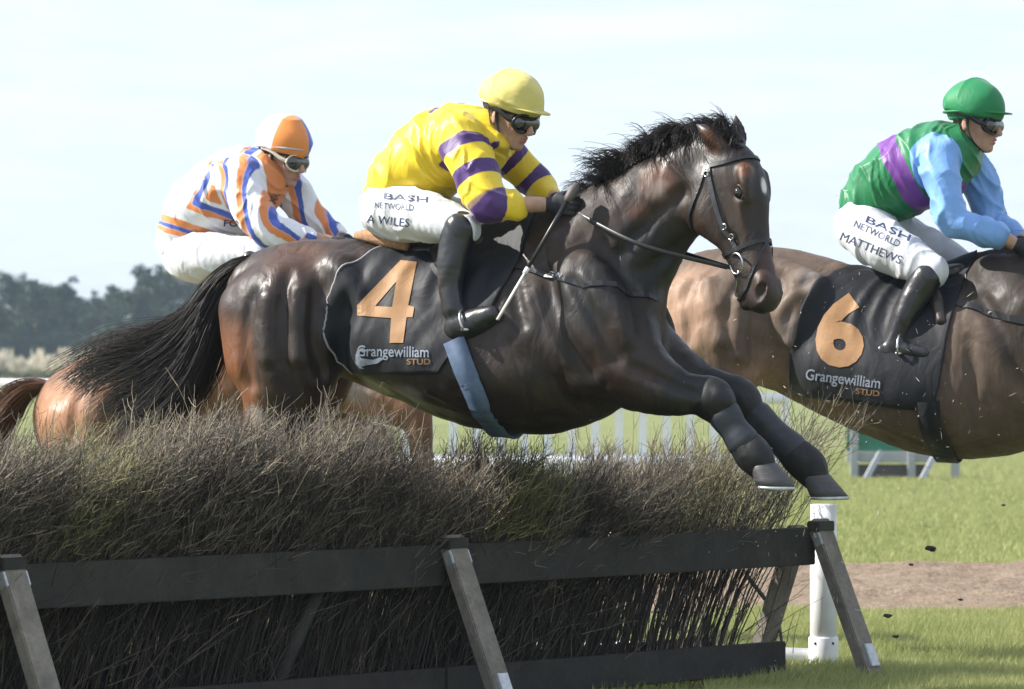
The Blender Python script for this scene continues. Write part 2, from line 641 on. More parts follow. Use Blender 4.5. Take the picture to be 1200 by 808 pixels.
track = lambda p: (p[:, 1] > 22.5 + .22 * noise(p * V(6, 0, 0) / 1.0, .5, 1)) & (p[:, 1] < 27.8)
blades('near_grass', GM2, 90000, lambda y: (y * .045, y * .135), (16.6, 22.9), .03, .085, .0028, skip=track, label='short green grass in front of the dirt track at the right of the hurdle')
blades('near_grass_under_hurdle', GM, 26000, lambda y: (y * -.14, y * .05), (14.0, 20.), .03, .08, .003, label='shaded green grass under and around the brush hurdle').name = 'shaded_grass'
blades('far_grass', GM2, 110000, lambda y: (y * -.03, y * .14), (27.5, 64.), .03, .08, .0055, label='pale sunlit grass beyond the dirt track')

# ------------------------------------------------------------------ trees on the horizon
def tree_mesh(seed, h, kind):
    rg = np.random.default_rng(seed)
    # trunk with limbs
    parts = [tube([V(0, 0, 0), V(.05, .02, h * .4), V(-.05, 0, h * .97)], [.20, .14, .03], 8)]
    nb = 22
    cl = []
    for i in range(nb):
        z = h * (.16 + .80 * i / nb)
        a = i * 2.4 + rg.uniform(-.4, .4)
        ln = (1 - (z / h)) ** (.75 if kind else .5) * h * (.30 if kind else .42) * rg.uniform(.65, 1.2) + .25
        tip = V(math.cos(a) * ln, math.sin(a) * ln, z + ln * rg.uniform(-.05, .55))
        parts.append(tube([V(0, 0, z * .96), tip * V(.6, .6, 1), tip], [.07, .04, .015], 5))
        for q in range(5):
            c = V(0, 0, z) * (1 - q / 4) + tip * (q / 4) if q else tip + V(0, 0, .2)
            c = c + rg.normal(0, .22, 3)
            cl.append((c, rg.uniform(.35, .75) * (1.1 - .5 * z / h)))
    vs, fs = [], []
    P = []
    for c, r in cl:
        m = 52
        d = rg.normal(size=(m, 3)); d /= np.linalg.norm(d, axis=1)[:, None]
        P.append(c + d * r * rg.uniform(.4, 1.05, (m, 1)) * V(1.1, 1.1, .8))
    P = np.concatenate(P); n = len(P)
    A = rg.normal(size=(n, 3)); A /= np.linalg.norm(A, axis=1)[:, None]
    Bv = np.cross(A, rg.normal(size=(n, 3))); Bv /= np.linalg.norm(Bv, axis=1)[:, None]
    s = rg.uniform(.07, .17, (n, 1))
    q = np.stack([P - A * s, P + Bv * s * .6, P + A * s, P - Bv * s * .6], 1).reshape(-1, 3)
    f = np.arange(n * 4).reshape(-1, 4)
    return join(parts), q, f, np.repeat(rg.uniform(0, 1, n), 4)
def leaf_mat(name, a, b):
    t = NT(name); t.base(t.mix(t.attr('rnd'), a, b)); t.set(rough=.7, spec=.2)
    return t.m
PINE = leaf_mat('pine_needles', (.022, .040, .026), (.055, .080, .045))
BARK = simple('bark', (.09, .07, .055), .9, .3, 12, .4, .02)
def trees():
    protos = []
    for i, (h, k) in enumerate(((8.0, 1), (7.2, 0), (8.6, 1), (6.6, 0), (7.6, 1))):
        wood, q, f, rnd = tree_mesh(100 + i, h, k)
        protos.append((wood, q, f, rnd, h))
    desc = ['pointed crown', 'rounded crown', 'tall narrow crown', 'low broad crown', 'uneven ragged crown']
    spots = []
    u = -150
    i = 0
    while u < 1300:
        spots.append((u, i)); u += random.uniform(13, 24); i += 1
    made = {}
    D = 345
    tops = [(-150, 318), (0, 330), (12, 322), (40, 318), (75, 335), (95, 340), (120, 325), (160, 314), (200, 312), (235, 316), (300, 330), (600, 345), (1400, 340)]
    for u, i in spots:
        k = random.choice(range(5)) if not 0 < u < 240 else i % 5
        d = D + random.uniform(-18, 30)
        top = np.interp(u, [a for a, b in tops], [b for a, b in tops]) + random.uniform(-4, 22)
        hz = H + (HZ - top) / FP * d
        wood, q, f, rnd, h = protos[k]
        b = W(u, HZ, d); b[2] = 0
        if 0 <= u <= 240:
            lab = 'far pine with %s, %s' % (desc[k], place(u))
        else:
            lab = 'dark green pine of the far tree line standing behind the horses and riders' if u > 240 else 'dark green pine of the far tree line just past the left edge of the photo'
        r = thing('pine_tree', b, lab, 'tree', 'pines of the far tree line')
        if k not in made:
            t = mesh_obj('trunk', [np.array(p) + b for p in wood[0]], wood[1], BARK, r)
            c = mesh_obj('crown', q + b, f, PINE, r, attrs=dict(rnd=rnd), smooth=False)
            made[k] = (t, c)
        else:
            for s_ in made[k]:
                c = s_.copy(); COL.objects.link(c); c.parent = r
        s = hz / h
        r.scale = (s * random.uniform(1.0, 1.35), s * 1.1, s)
        r.rotation_euler.z = random.uniform(0, 6.28)
        r['_k'] = k
ORD = {}
def place(u):
    n = ORD.get('n', 0); ORD['n'] = n + 1
    names = ['first', 'second', 'third', 'fourth', 'fifth', 'sixth', 'seventh', 'eighth', 'ninth', 'tenth', 'eleventh', 'twelfth', 'thirteenth', 'fourteenth', 'fifteenth', 'sixteenth', 'seventeenth', 'eighteenth', 'nineteenth', 'twentieth']
    return names[min(n, 19)] + ' tree of the skyline counted from the left edge'
trees()

# ------------------------------------------------------------------ pampas grass clumps in front of the trees
PAMP = leaf_mat('pampas_plume', (.46, .40, .30), (.62, .56, .45))
PLEAF = leaf_mat('pampas_leaf', (.13, .15, .06), (.26, .25, .12))
def pampas():
    rg = np.random.default_rng(5)
    n = 260
    K = 5; t = np.linspace(0, 1, K)[None, :, None]
    a = rg.uniform(0, 6.28, n); L = rg.uniform(.8, 1.8, (n, 1, 1))
    d = np.stack([np.cos(a), np.sin(a), a * 0], 1)[:, None] * L * .75
    P = d * t ** 1.4 + V(0, 0, 1) * L * (t * 1.35 - .75 * t ** 2)
    lv, lf = strands(P, np.array([.022, .02, .016, .01, .004])[None] * np.ones((n, 1)))
    m = 46
    a = rg.uniform(0, 6.28, m); rr = rg.uniform(0, .95, m); hh = rg.uniform(1.35, 2.35, m)
    b = np.stack([np.cos(a) * rr * .3, np.sin(a) * rr * .3, a * 0], 1); e = np.stack([np.cos(a) * rr, np.sin(a) * rr, hh], 1)
    PP = b[:, None] + (e - b)[:, None] * np.linspace(0, 1, 7)[None, :, None]
    pv, pf = strands(PP, np.array([.012, .012, .012, .03, .085, .07, .012])[None] * np.ones((m, 1)), 6)
    first = None
    for i in range(34):
        u = -60 + i * 11 + rg.uniform(-4, 4)
        d = rg.uniform(262, 300)
        base = W(u, HZ, d); base[2] = 0
        if u < -4: lab = 'pale pampas grass clump just past the left edge of the photo'
        elif u > 92: lab = 'pale pampas grass clump hidden behind the galloping horses'
        else: lab = 'pale plumed pampas grass clump before the pines, ' + ('first', 'second', 'third', 'fourth', 'fifth', 'sixth', 'seventh', 'eighth', 'ninth', 'tenth', 'eleventh')[min(10, ORD.setdefault('p', 0))] + ' from the left edge'
        if -4 <= u <= 92: ORD['p'] += 1
        r = thing('pampas_grass', base, lab, 'pampas grass', 'pampas grass clumps along the far rail')
        if first is None:
            l_ = mesh_obj('leaves', lv + base, lf, PLEAF, r, attrs=dict(rnd=np.repeat(rg.uniform(0, 1, n), 15)))
            p_ = mesh_obj('plumes', pv + base, pf, PAMP, r, attrs=dict(rnd=np.repeat(rg.uniform(0, 1, m), 42)))
            first = (l_, p_)
        else:
            for s_ in first:
                c = s_.copy(); COL.objects.link(c); c.parent = r
        r.rotation_euler.z = rg.uniform(0, 6.28)
        r.scale = (rg.uniform(.9, 1.2),) * 2 + (rg.uniform(.72, 1.08),)
pampas()

# ------------------------------------------------------------------ far running rail, white fence, second hurdle
WHITE = simple('white_plastic', (.78, .79, .80), .45, .06, 20, .1, .002)
def rail_fence(name, label, x0, x1, d, zs, rz, step, pw, mat, d1=None):
    d1 = d if d1 is None else d1
    r = thing(name, (x0, d, 0), label, 'fence')
    for z, h in zip(zs, rz):
        v, f = tube([V(x0, d, z), V(x1, d1, z)], h, 10, up=V(0, 1, 0))
        mesh_obj('rail', v, f, mat, r)
    n = int(abs(x1 - x0) / step)
    for i in range(n + 1):
        t = i / n
        v, f = box_mb((x0 + (x1 - x0) * t, d + (d1 - d) * t + .06, max(zs) / 2), np.eye(3), (pw, .02, max(zs) / 2 + .02), .004)
        mesh_obj('post', v, f, mat, r, smooth=False)
    return r
rail_fence('running_rail', 'thin pale running rail far off beyond the grass, below the pampas grass at the left', -26, 8, 185, [.35, .50], [.09, .09], 2.6, .05, WHITE)
rail_fence('white_fence', 'white rail fence with upright pickets seen under the bellies of the horses', -3.2, 2.95, 46, [.94, .20], [.06, .14], .25, .045, WHITE)

WOODW = simple('white_painted_board', (.34, .36, .38), .6, .12, 30, .3, .003, stretch=(1, 1, 6))
GREENP = simple('green_panel', (.025, .16, .10), .5, .2, 8, .2, .004)
DKBOARD = simple('weathered_dark_board', (.12, .11, .11), .8, .3, 18, .4, .004, stretch=(1, 1, 8))
def far_hurdle():
    d = 49
    x0, x1 = W(992, HZ, d)[0], W(1124, HZ, d)[0]
    r = thing('panel_hurdle', (x0, d, 0), 'distant hurdle with green panel and grey white frame behind the right horse', 'hurdle')
    def b(n, c, h, m): 
        v, f = box_mb(c, np.eye(3), h, .008); mesh_obj(n, v, f, m, r, smooth=False)
    xm, xh = (x0 + x1) / 2, (x1 - x0) / 2
    b('green_panel', (xm - .30, d, .65), (xh - .30, .03, .34), GREENP)
    b('rail', (xm, d - .06, .245), (xh, .03, .062), WOODW)
    b('rail', (xm, d - .06, 1.02), (xh, .03, .05), WOODW)
    b('kickboard', (xm - .15, d, .085), (xh - .2, .02, .075), DKBOARD)
    for u in (1000, 1067, 1118):
        x = W(u, HZ, d)[0]
        b('post', (x, d - .13, .30), (.045, .035, .30), WOODW)
    for u, s in ((1030, -1), (1095, -1)):
        x = W(u, HZ, d)[0]
        v, f = tube([V(x - .0, d - .2, .30), V(x - .22, d - .75, .0)], .04, 4); mesh_obj('brace', v, f, WOODW, r, smooth=False)
far_hurdle()

# ------------------------------------------------------------------ the brush hurdle
HP0 = V(*[(0 - 600) / FP * 14.6, 14.6, 0]); HP1 = V((962 - 600) / FP * 18.0, 18.0, 0)
HD = nrm(HP1 - HP0); HN = V(HD[1], -HD[0], 0); HL = np.linalg.norm(HP1 - HP0)
HP0 = HP0 - HN * .225; HP1 = HP1 - HN * .225
def HPt(s, n, z): return HP0 + HD * s + HN * n + V(0, 0, z)
def planks(name, col, rough=.75):
    t = NT(name)
    g = t.noise(9, 6, .7, (1, 1, 1), dist=.6); k = t.noise(60, 4, .7)
    c = t.mix(t.ramp(g, .3, .7), tuple(x * .6 for x in col), tuple(x * 1.3 for x in col))
    c = t.mix(t.ramp(k, .45, .8, 0, .5), c, tuple(x * .4 for x in col))
    m = t.noise(2.4, 4, .6); c = t.mix(t.ramp(m, .5, .8, 0, .5), c, (.06, .065, .04))
    t.base(c); t.set(rough=rough, spec=.3); t.bump(k, .5, .004)
    return t.m
def hurdle():
    dark = planks('dark_stained_rail', (.034, .031, .029)); grey = planks('weathered_grey_timber', (.20, .18, .155))
    bm_ = simple('galvanised_bracket', (.5, .52, .54), .4, .2, 50, .2, .002, metal=.6)
    r = thing('brush_hurdle', HPt(HL / 2, 0, 0), 'dark brush hurdle packed with leaning twigs between dark timber rails', 'hurdle')
    A = [HD, HN, V(0, 0, 1)]
    for n, z0, z1 in ((.20, .478, .635), (.20, .035, .165), (-.20, .478, .635), (-.20, .035, .165)):
        s0, s1 = -.9, HL - (.03 if n > 0 else .0)
        if z0 < .3: s1 -= .20
        cuts = [s0, s0 + .9 - .02, 2.25, s1]
        for a, b in zip(cuts[:-1], cuts[1:]):
            v, f = box_mb(HPt((a + b) / 2, n, (z0 + z1) / 2), A, ((b - a) / 2 - .002, .022, (z1 - z0) / 2), .004)
            mesh_obj('rail', v, f, dark, r, smooth=False)
    for s in (-.0 + .03, 2.27, HL - .02):
        for sg in (1, -1):
            top = HPt(s, sg * .225, .66); bot = HPt(s, sg * .52, .0)
            if sg < 0 and s > 4: top = HPt(s, .12, .63); bot = HPt(s, -.12, 0)
            ax = nrm(bot - top); side = HD; o_ = np.cross(ax, side)
            v, f = box_mb((top + bot) / 2 - V(0, 0, .005), [side, o_, ax], (.052, .026, np.linalg.norm(bot - top) / 2 + .01), .005)
            leg = mesh_obj('leg', v, f, grey, r, smooth=False)
            if sg < 0 and s > 4: continue
            v, f = box_mb(HPt(s, sg * .262, .585) , [side, o_, ax], (.056, .020, .028), .003)
            q = mesh_obj('bracket', v, f, bm_, r, smooth=False); q.parent = leg
            v, f = box_mb(bot + V(0, 0, .10) - HN * sg * .035 + o_ * 0 + side * 0, [side, o_, ax], (.03, .031, .05), .003)
            q = mesh_obj('bracket', v, f, bm_, r, smooth=False); q.parent = leg
        v, f = box_mb(HPt(s, .240, .640), A, (.056, .032, .022), .004)
        mesh_obj('cap_block', v, f, dark, r, smooth=False)
    v, f = tube([HPt(1.35, .12, 0), HPt(1.62, .16, .5)], .03, 6); mesh_obj('inner_stay', v, f, dark, r)
    # brush: stems packed between the rails, twigs fanning out above
    t = NT('brush_twig')
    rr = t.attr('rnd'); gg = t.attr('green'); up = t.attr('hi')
    c = t.mix(rr, (.022, .018, .015), (.085, .066, .048))  # wet dark stems, with the shade between the rails put into their colour
    c = t.mix(t.math('MULTIPLY', up, .75), c, t.mix(rr, (.045, .038, .028), (.74, .62, .44)))  # upper twigs go paler: sunlight on the tips is put into the colour
    c = t.mix(gg, c, t.mix(rr, (.10, .11, .03), (.50, .47, .14)))
    t.base(c); t.set(rough=.55, spec=.35)
    TW = t.m
    tops = [(-200, 512), (0, 520), (50, 505), (110, 492), (200, 482), (300, 492), (395, 488), (432, 520), (500, 538), (524, 503), (550, 508), (600, 528), (650, 512), (720, 508), (800, 492), (880, 474), (940, 460), (985, 482), (1014, 540)]
    tu = [a for a, b in tops]; tv = [b for a, b in tops]
    def top_z(s, n):
        p = HP0 + HD * s[:, None] + HN * n[:, None]
        u = 600 + p[:, 0] / p[:, 1] * FP
        return H + (HZ - np.interp(u, tu, tv)) / FP * p[:, 1], u
    def stems(N, s0, s1, lo=0.02, thin=1.0, dens=None):
        s = RNG.uniform(s0, s1, N)
        if dens is not None: s = s[RNG.uniform(0, 1, N) < dens(s)]; N = len(s)
        n = RNG.uniform(-.165, .165, N)
        z1, u = top_z(s, n)
        z1 = z1 * 1.0 - .135 + .10 * noise(np.stack([s, n, 0 * s], 1), 7, 2) + .05 * noise(np.stack([s, n, 0 * s], 1), 17, 6) + RNG.normal(0, .04, N)
        z1 -= .05 * sstep(u, 560, 620) * sstep(-u, -840, -760)
        lean = .38 + .16 * noise(np.stack([s, n, 0 * s], 1), 2.5, 4) + RNG.normal(0, .07, N) + .30 * sstep(s, HL - 1.0, HL - .35) * RNG.uniform(.3, 1.3, N)
        z1 = z1 + (RNG.uniform(0, 1, N) < .05) * RNG.uniform(.03, .11, N)
        K = 7; t = np.linspace(0, 1, K)
        z = lo + (z1 - lo)[:, None] * t
        b = np.stack([s, n, 0 * s], 1)
        L = (z1 - lo)[:, None]
        ss = s[:, None] - .12 + lean[:, None] * L * (t ** 1.25) + RNG.normal(0, .008, (N, K)) * t
        nn = n[:, None] * (.75 + .9 * t ** 2) + RNG.normal(0, .008, (N, K)) * t
        P = HP0 + HD * ss[..., None] + HN * nn[..., None] + V(0, 0, 1) * z[..., None]
        r0 = RNG.uniform(.0022, .0055, N)[:, None] * thin
        return P, r0 * np.linspace(1, .3, K)[None], s, u
    dens = lambda s: np.where(s > HL - 1.15, .45, 1.0)
    P1, R1, s1, u1 = stems(3600, -.9, HL - .34, dens=dens)
    allP, allR = [P1], [R1]
    grn = lambda u: np.clip(1 - np.abs(u - 575) / 42, 0, 1) + .6 * np.clip(1 - np.abs(u - 40) / 55, 0, 1) + .35 * np.clip(1 - np.abs(u - 790) / 60, 0, 1)
    u_ = u1
    G = [np.clip(grn(u1) * RNG.uniform(.2, 1.1, len(u1)), 0, 1) * .5]
    Hh = [np.zeros(len(u1))]
    # side twigs from the upper part of each stem
    def twigs(P, u, per, tmin, tmax, lmin, lmax, r, K=4, hi=1.):
        N = len(P)
        idx = np.repeat(np.arange(N), per); M = len(idx)
        t = RNG.uniform(tmin, tmax, M) * (P.shape[1] - 1.001); i = t.astype(int); ft = (t - i)[:, None]
        o = P[idx, i] * (1 - ft) + P[idx, i + 1] * ft
        d = P[idx, i + 1] - P[idx, i]; d /= np.linalg.norm(d, axis=1)[:, None]
        sd = RNG.normal(0, 1, (M, 3)); sd -= (sd * d).sum(1)[:, None] * d; sd /= np.linalg.norm(sd, axis=1)[:, None]
        ang = RNG.uniform(.22, 1.0, M)[:, None]
        dd = d * np.cos(ang) + sd * np.sin(ang) + V(0, 0, .12) + HD * .14; dd /= np.linalg.norm(dd, axis=1)[:, None]
        L = RNG.uniform(lmin, lmax, M)[:, None, None]
        tt = np.linspace(0, 1, K)[None, :, None]
        Q = o[:, None] + dd[:, None] * L * tt + V(0, 0, 1) * (L * .06 * tt ** 2) + HD * (L * .06 * tt ** 2) + RNG.normal(0, .0045, (M, K, 3)) * tt
        return Q, np.linspace(1, .45, K)[None] * RNG.uniform(r * .7, r * 1.3, M)[:, None], u[idx]
    T1, Rt1, ut = twigs(P1, u_, 9, .50, .98, .05, .19, .0017)
    T2, Rt2, ut2 = twigs(T1, ut, 2, .25, .98, .025, .085, .0012, 3)
    sel = np.arange(len(T2))
    T3, Rt3, ut3 = twigs(P1, u_, 1, .06, .5, .10, .25, .0012)
    def emit(items, name, kindstuff=True, lab=None):
        vs, fs, rn, gr, hi = [], [], [], [], []
        off = 0
        for P, Rr, u, h in items:
            v, f = strands(P, Rr); vs.append(v); fs.append(f + off); off += len(v)
            k = P.shape[1] * 3; n = len(P)
            rn.append(np.repeat(RNG.uniform(0, 1, n) ** 1.9, k))
            zt = P[:, 0, 2] + .08 * noise(P[:, 0], 6, 3)
            gr.append(np.repeat(np.clip(grn(u) * sstep(zt, .50, .66) * RNG.uniform(.5, 1.4, n), 0, 1), k))
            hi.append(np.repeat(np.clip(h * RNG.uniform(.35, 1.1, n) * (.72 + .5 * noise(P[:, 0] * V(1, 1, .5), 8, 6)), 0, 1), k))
        o = mesh_obj(name, np.concatenate(vs), np.concatenate(fs), TW, r, attrs=dict(rnd=np.concatenate(rn), green=np.concatenate(gr), hi=np.concatenate(hi)))
        o['kind'] = 'stuff'
        return o
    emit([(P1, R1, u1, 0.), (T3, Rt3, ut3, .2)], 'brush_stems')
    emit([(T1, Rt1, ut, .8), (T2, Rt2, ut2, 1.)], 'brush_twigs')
    # tangled low twigs and broken ends between the rails
    N = 5200
    s_ = RNG.uniform(-.9, HL - .1, N); s_ = s_[RNG.uniform(0, 1, N) < np.where(s_ > HL - 1.1, .22, 1)]; N = len(s_)
    nn = RNG.uniform(-.17, .19, N); z = RNG.uniform(.03, .62, N)
    o = HP0 + HD * s_[:, None] + HN * nn[:, None] + V(0, 0, 1) * z[:, None]
    d = HD * RNG.normal(.35, .45, (N, 1)) + HN * RNG.normal(0, .18, (N, 1)) + V(0, 0, 1) * RNG.uniform(.15, 1, (N, 1))
    d /= np.linalg.norm(d, axis=1)[:, None]
    K = 5; t_ = np.linspace(0, 1, K)[None, :, None]
    L = RNG.uniform(.08, .38, N)[:, None, None]
    Q = o[:, None] + d[:, None] * L * t_ + HD * (RNG.normal(0, .25, (N, 1, 1)) * L * t_ ** 2) + RNG.normal(0, .005, (N, K, 3)) * t_
    emit([(Q, np.linspace(1, .4, K)[None] * RNG.uniform(.001, .0032, N)[:, None], np.zeros(N), .35)], 'brush_litter')
hurdle()

def haze():
    m = bpy.data.materials.new('haze'); m.use_nodes = True; t = m.node_tree; t.nodes.clear()
    o = t.nodes.new('ShaderNodeOutputMaterial'); v = t.nodes.new('ShaderNodeVolumePrincipled')
    v.inputs['Color'].default_value = (.66, .84, 1, 1); v.inputs['Density'].default_value = .00033; v.inputs['Anisotropy'].default_value = .2
    t.links.new(v.outputs[0], o.inputs['Volume'])
    vs, fs = box_mb((0, 620, 24.5), np.eye(3), (930, 710, 25.5))
    q = mesh_obj('haze', vs, fs, m, smooth=False); q['kind'] = 'stuff'; q['label'] = 'thin pale haze over the racecourse'
haze()

def pole():
    d = 18.35; p = V((965 - 600) / FP * d, d, 0)
    r = thing('marker_pole', p, 'stout white plastic pole standing at the right end of the brush hurdle', 'pole')
    m = simple('white_pvc', (.74, .745, .75), .4, .07, 14, .2, .002)
    v, f = tube([p + V(0, 0, z) for z in (0, .4, .72)], [.058, .058, .056], 24); mesh_obj('shaft', v, f, m, r)
    v, f = tube([p + V(0, 0, z) for z in (0, .005, .145, .15)], [.062, .064, .064, .062], 24); mesh_obj('sleeve', v, f, m, r)
    for a in (0.9, 2.2):
        q = p + V(-math.cos(a) * .063, -math.sin(a) * .063, .125)
        v, f = box_mb(q, np.eye(3), (.005, .005, .005), .001); mesh_obj('rivet', v, f, LEATHER0, r)
    v, f = tube([p + V(-.05, .05, .052), p + V(-1.4, .9, .052)], .045, 16); tag(mesh_obj('ground_pipe', v, f, m), 'white plastic pipe lying on the grass behind the foot of the white pole', 'pipe')
    # strap hanging from the hurdle
    s = catmull([HPt(HL - .02, -.16, .42), HPt(HL + .04, -.05, .25), HPt(HL + .0, .02, .10), HPt(HL - .02, .05, .02)], 6)
    v, f = tube(s, .013, 8, flat=.25, up=HN); tag(mesh_obj('hanging_strap', v, f, LEATHER0), 'black strap dangling from the right end of the hurdle beside the white pole', 'strap')
LEATHER0 = simple('black_webbing', (.014, .014, .016), .6, .3, 90, .3, .001)
pole()
# ------------------------------------------------------------------ horses
LEATHER = simple('black_leather', (.012, .012, .014), .38, .3, 90, .3, .001, spec=.5)
STEEL = simple('steel', (.55, .55, .56), .28, .1, 60, .1, .001, metal=1)
HOOFM = simple('hoof_horn', (.050, .048, .050), .5, .35, 26, .5, .003, stretch=(1, 1, 6))
SHOEM = simple('horseshoe_metal', (.42, .45, .47), .4, .2, 40, .2, .001, metal=.7)
EYEM = simple('horse_eye', (.008, .006, .005), .06, .1, 30, 0, spec=.8)

def bvh_of(v, f):
    return BVHTree.FromPolygons([tuple(p) for p in v], [tuple(int(i) for i in q) for q in f])

def head_prims(S, hf):
    """horse head: x down the face from the poll, y to the forehead, z to the near side"""
    k = hf.k
    P = hf.P
    lat = hf.l
    c = lambda pts, kk=.02, sc=1., sub=False: S.chain([(P(*p[:3]), p[3] * k) for p in pts], kk * k, sc, sub, lat=lat)
    c([(.03, -.04, 0, .075), (.10, -.015, 0, .098), (.19, -.005, 0, .098), (.29, -.015, 0, .080), (.40, -.025, 0, .066), (.50, -.032, 0, .064), (.565, -.038, 0, .060)], .02, .84)
    for z in (-1, 1):
        c([(.13, -.10, z * .045, .075), (.21, -.125, z * .045, .088), (.27, -.105, z * .04, .070)], .025, .55)          # cheek
        c([(.26, -.12, z * .035, .042), (.36, -.095, z * .028, .032), (.46, -.08, z * .018, .030), (.53, -.078, z * .01, .03)], .02)  # lower jaw
        c([(.14, .055, z * .060, .03), (.19, .050, z * .076, .022), (.235, .035, z * .072, .018)], .015)                # brow bone
        c([(.225, .015, z * .075, .014), (.30, .0, z * .062, .011), (.36, -.012, z * .05, .008)], .012)                # facial crest
        S.ell(P(.208, .022, z * .089), [hf.a, hf.f, hf.l], np.array([.026, .019, .012]) * k, .012 * k, True)            # eye hollow
        c([(.52, -.002, z * .036, .030), (.56, -.010, z * .042, .031), (.590, -.03, z * .034, .026)], .015)             # nostril wing
        c([(.545, .006, z * .058, .010), (.565, -.010, z * .066, .018), (.580, -.024, z * .062, .012)], .008, 1., True)  # nostril hollow
        c([(.54, -.075, z * .052, .004), (.58, -.066, z * .030, .005), (.598, -.066, 0, .005)], .006, 1., True)         # mouth line
        c([(.545, -.06, z * .02, .026), (.59, -.045, z * .015, .024)], .012)                                             # upper lip
    c([(.52, -.095, 0, .03), (.565, -.100, 0, .028)], .015)                                                             # chin
    for (e0, e1, e2) in hf.ears:
        c([(*e0, .024), (*e1, .031), (*e2, .006)], .018, .95)
        m = tuple((np.array(e0) + np.array(e1) * 2) / 3 + V(0, .022, 0)); m2 = tuple((np.array(e1) + np.array(e2)) / 2 + V(0, .016, 0))
        c([(*m, .010), (*e1[:1], e1[1] + .024, e1[2], .013), (*m2, .006)], .008, .8, True)

def hoof(root, p, d, r, fw):
    """frustum hoof: p top centre, d direction to the sole, fw towards the toe"""
    d = nrm(d); fw = nrm(fw - (fw @ d) * d); sd = np.cross(d, fw)
    vs, fs = [], []
    prof = [(-.012, .80), (.0, .90), (.02, .97), (.06, 1.12), (.095, 1.24), (.096, 1.1)]
    n = 24
    for h, s in prof:
        for j in range(n):
            a = 2 * math.pi * j / n
            ex = 1.02 + .14 * math.cos(a)
            tilt = .35 * h
            hh = h * (.86 + .14 * math.cos(a))
            vs.append(p + d * hh + fw * (math.cos(a) * r * s * ex + tilt) + sd * math.sin(a) * r * s)
    for i in range(len(prof) - 1):
        for j in range(n):
            fs.append([i * n + j, i * n + (j + 1) % n, (i + 1) * n + (j + 1) % n, (i + 1) * n + j])
    fs.append(list(range(n))[::-1]); fs.append([(len(prof) - 1) * n + j for j in range(n)])
    o = mesh_obj('hoof', vs, fs, HOOFM, root)
    r *= 1.0
    ring = []
    for j in range(18):
        a = -2.3 + 4.6 * j / 17
        ex = 1.02 + .14 * math.cos(a)
        ring.append(p + d * (.100 * (.86 + .14 * math.cos(a))) + fw * (math.cos(a) * r * 1.17 * ex + .033) + sd * math.sin(a) * r * 1.17)
    s = mesh_obj('horseshoe', *tube(ring, .0075, 6), SHOEM, root)
    s.parent = o
    return o

def strap(root, name, bvh, pts, w, mat, th=.0035, off=.004, n=None, ax=None):
    """a flat strap lying on a body: pts = world points near it, projected on the nearest skin"""
    P = catmull(pts, 7)
    vs, fs = [], []
    A, B = [], []
    for p in P:
        loc, nor, i, dd = bvh.find_nearest(Vector(p))
        A.append(np.array(loc)); B.append(np.array(nor))
    for i, (p, q) in enumerate(zip(A, B)):
        t = nrm(A[min(i + 1, len(A) - 1)] - A[max(i - 1, 0)] + 1e-6)
        s = nrm(np.cross(q, t))
        for a, b in ((-w / 2, 0), (w / 2, 0), (w / 2, th), (-w / 2, th)):
            vs.append(p + q * (off + b) + s * a)
    for i in range(len(A) - 1):
        for j in range(4):
            a = i * 4 + j; b = i * 4 + (j + 1) % 4
            fs.append([a, b, b + 4, a + 4])
    fs.append([3, 2, 1, 0]); k = (len(A) - 1) * 4; fs.append([k, k + 1, k + 2, k + 3])
    return mesh_obj(name, vs, fs, mat, root, smooth=False)

def head_ring(hf, bvh, sp):
    """points on the head skin: sp = list of (distance down the face, angle); angle 0 = front, 90 = near side"""
    out = []
    for s, a in sp:
        c = hf.P(s, -.045 if s < .33 else -.04, 0)
        d = hf.f * math.cos(R(a)) + hf.l * math.sin(R(a))
        h = bvh.ray_cast(Vector(c + d * .5), Vector(-d), 1.0)
        out.append(np.array(h[0]) if h[0] is not None else c + d * .1)
    return out

def densify(sp, m=4):
    return [(a[0] + (b[0] - a[0]) * t / m, a[1] + (b[1] - a[1]) * t / m) for a, b in zip(sp[:-1], sp[1:]) for t in range(m)] + [sp[-1]]

def ray_on(bvh, u, v, n=None, fr=None):
    """skin point seen at photo position u, v from the near side"""
    r = nrm(V((u - 600) / FP, 1, (HZ - v) / FP))
    h = bvh.ray_cast(Vector(CAMP), Vector(r), 60)
    if h[0] is None:
        p = fr.P(u, v, .25)
        h = bvh.find_nearest(Vector(p))
        return np.array(h[0]), np.array(h[1])
    return np.array(h[0]), np.array(h[1])

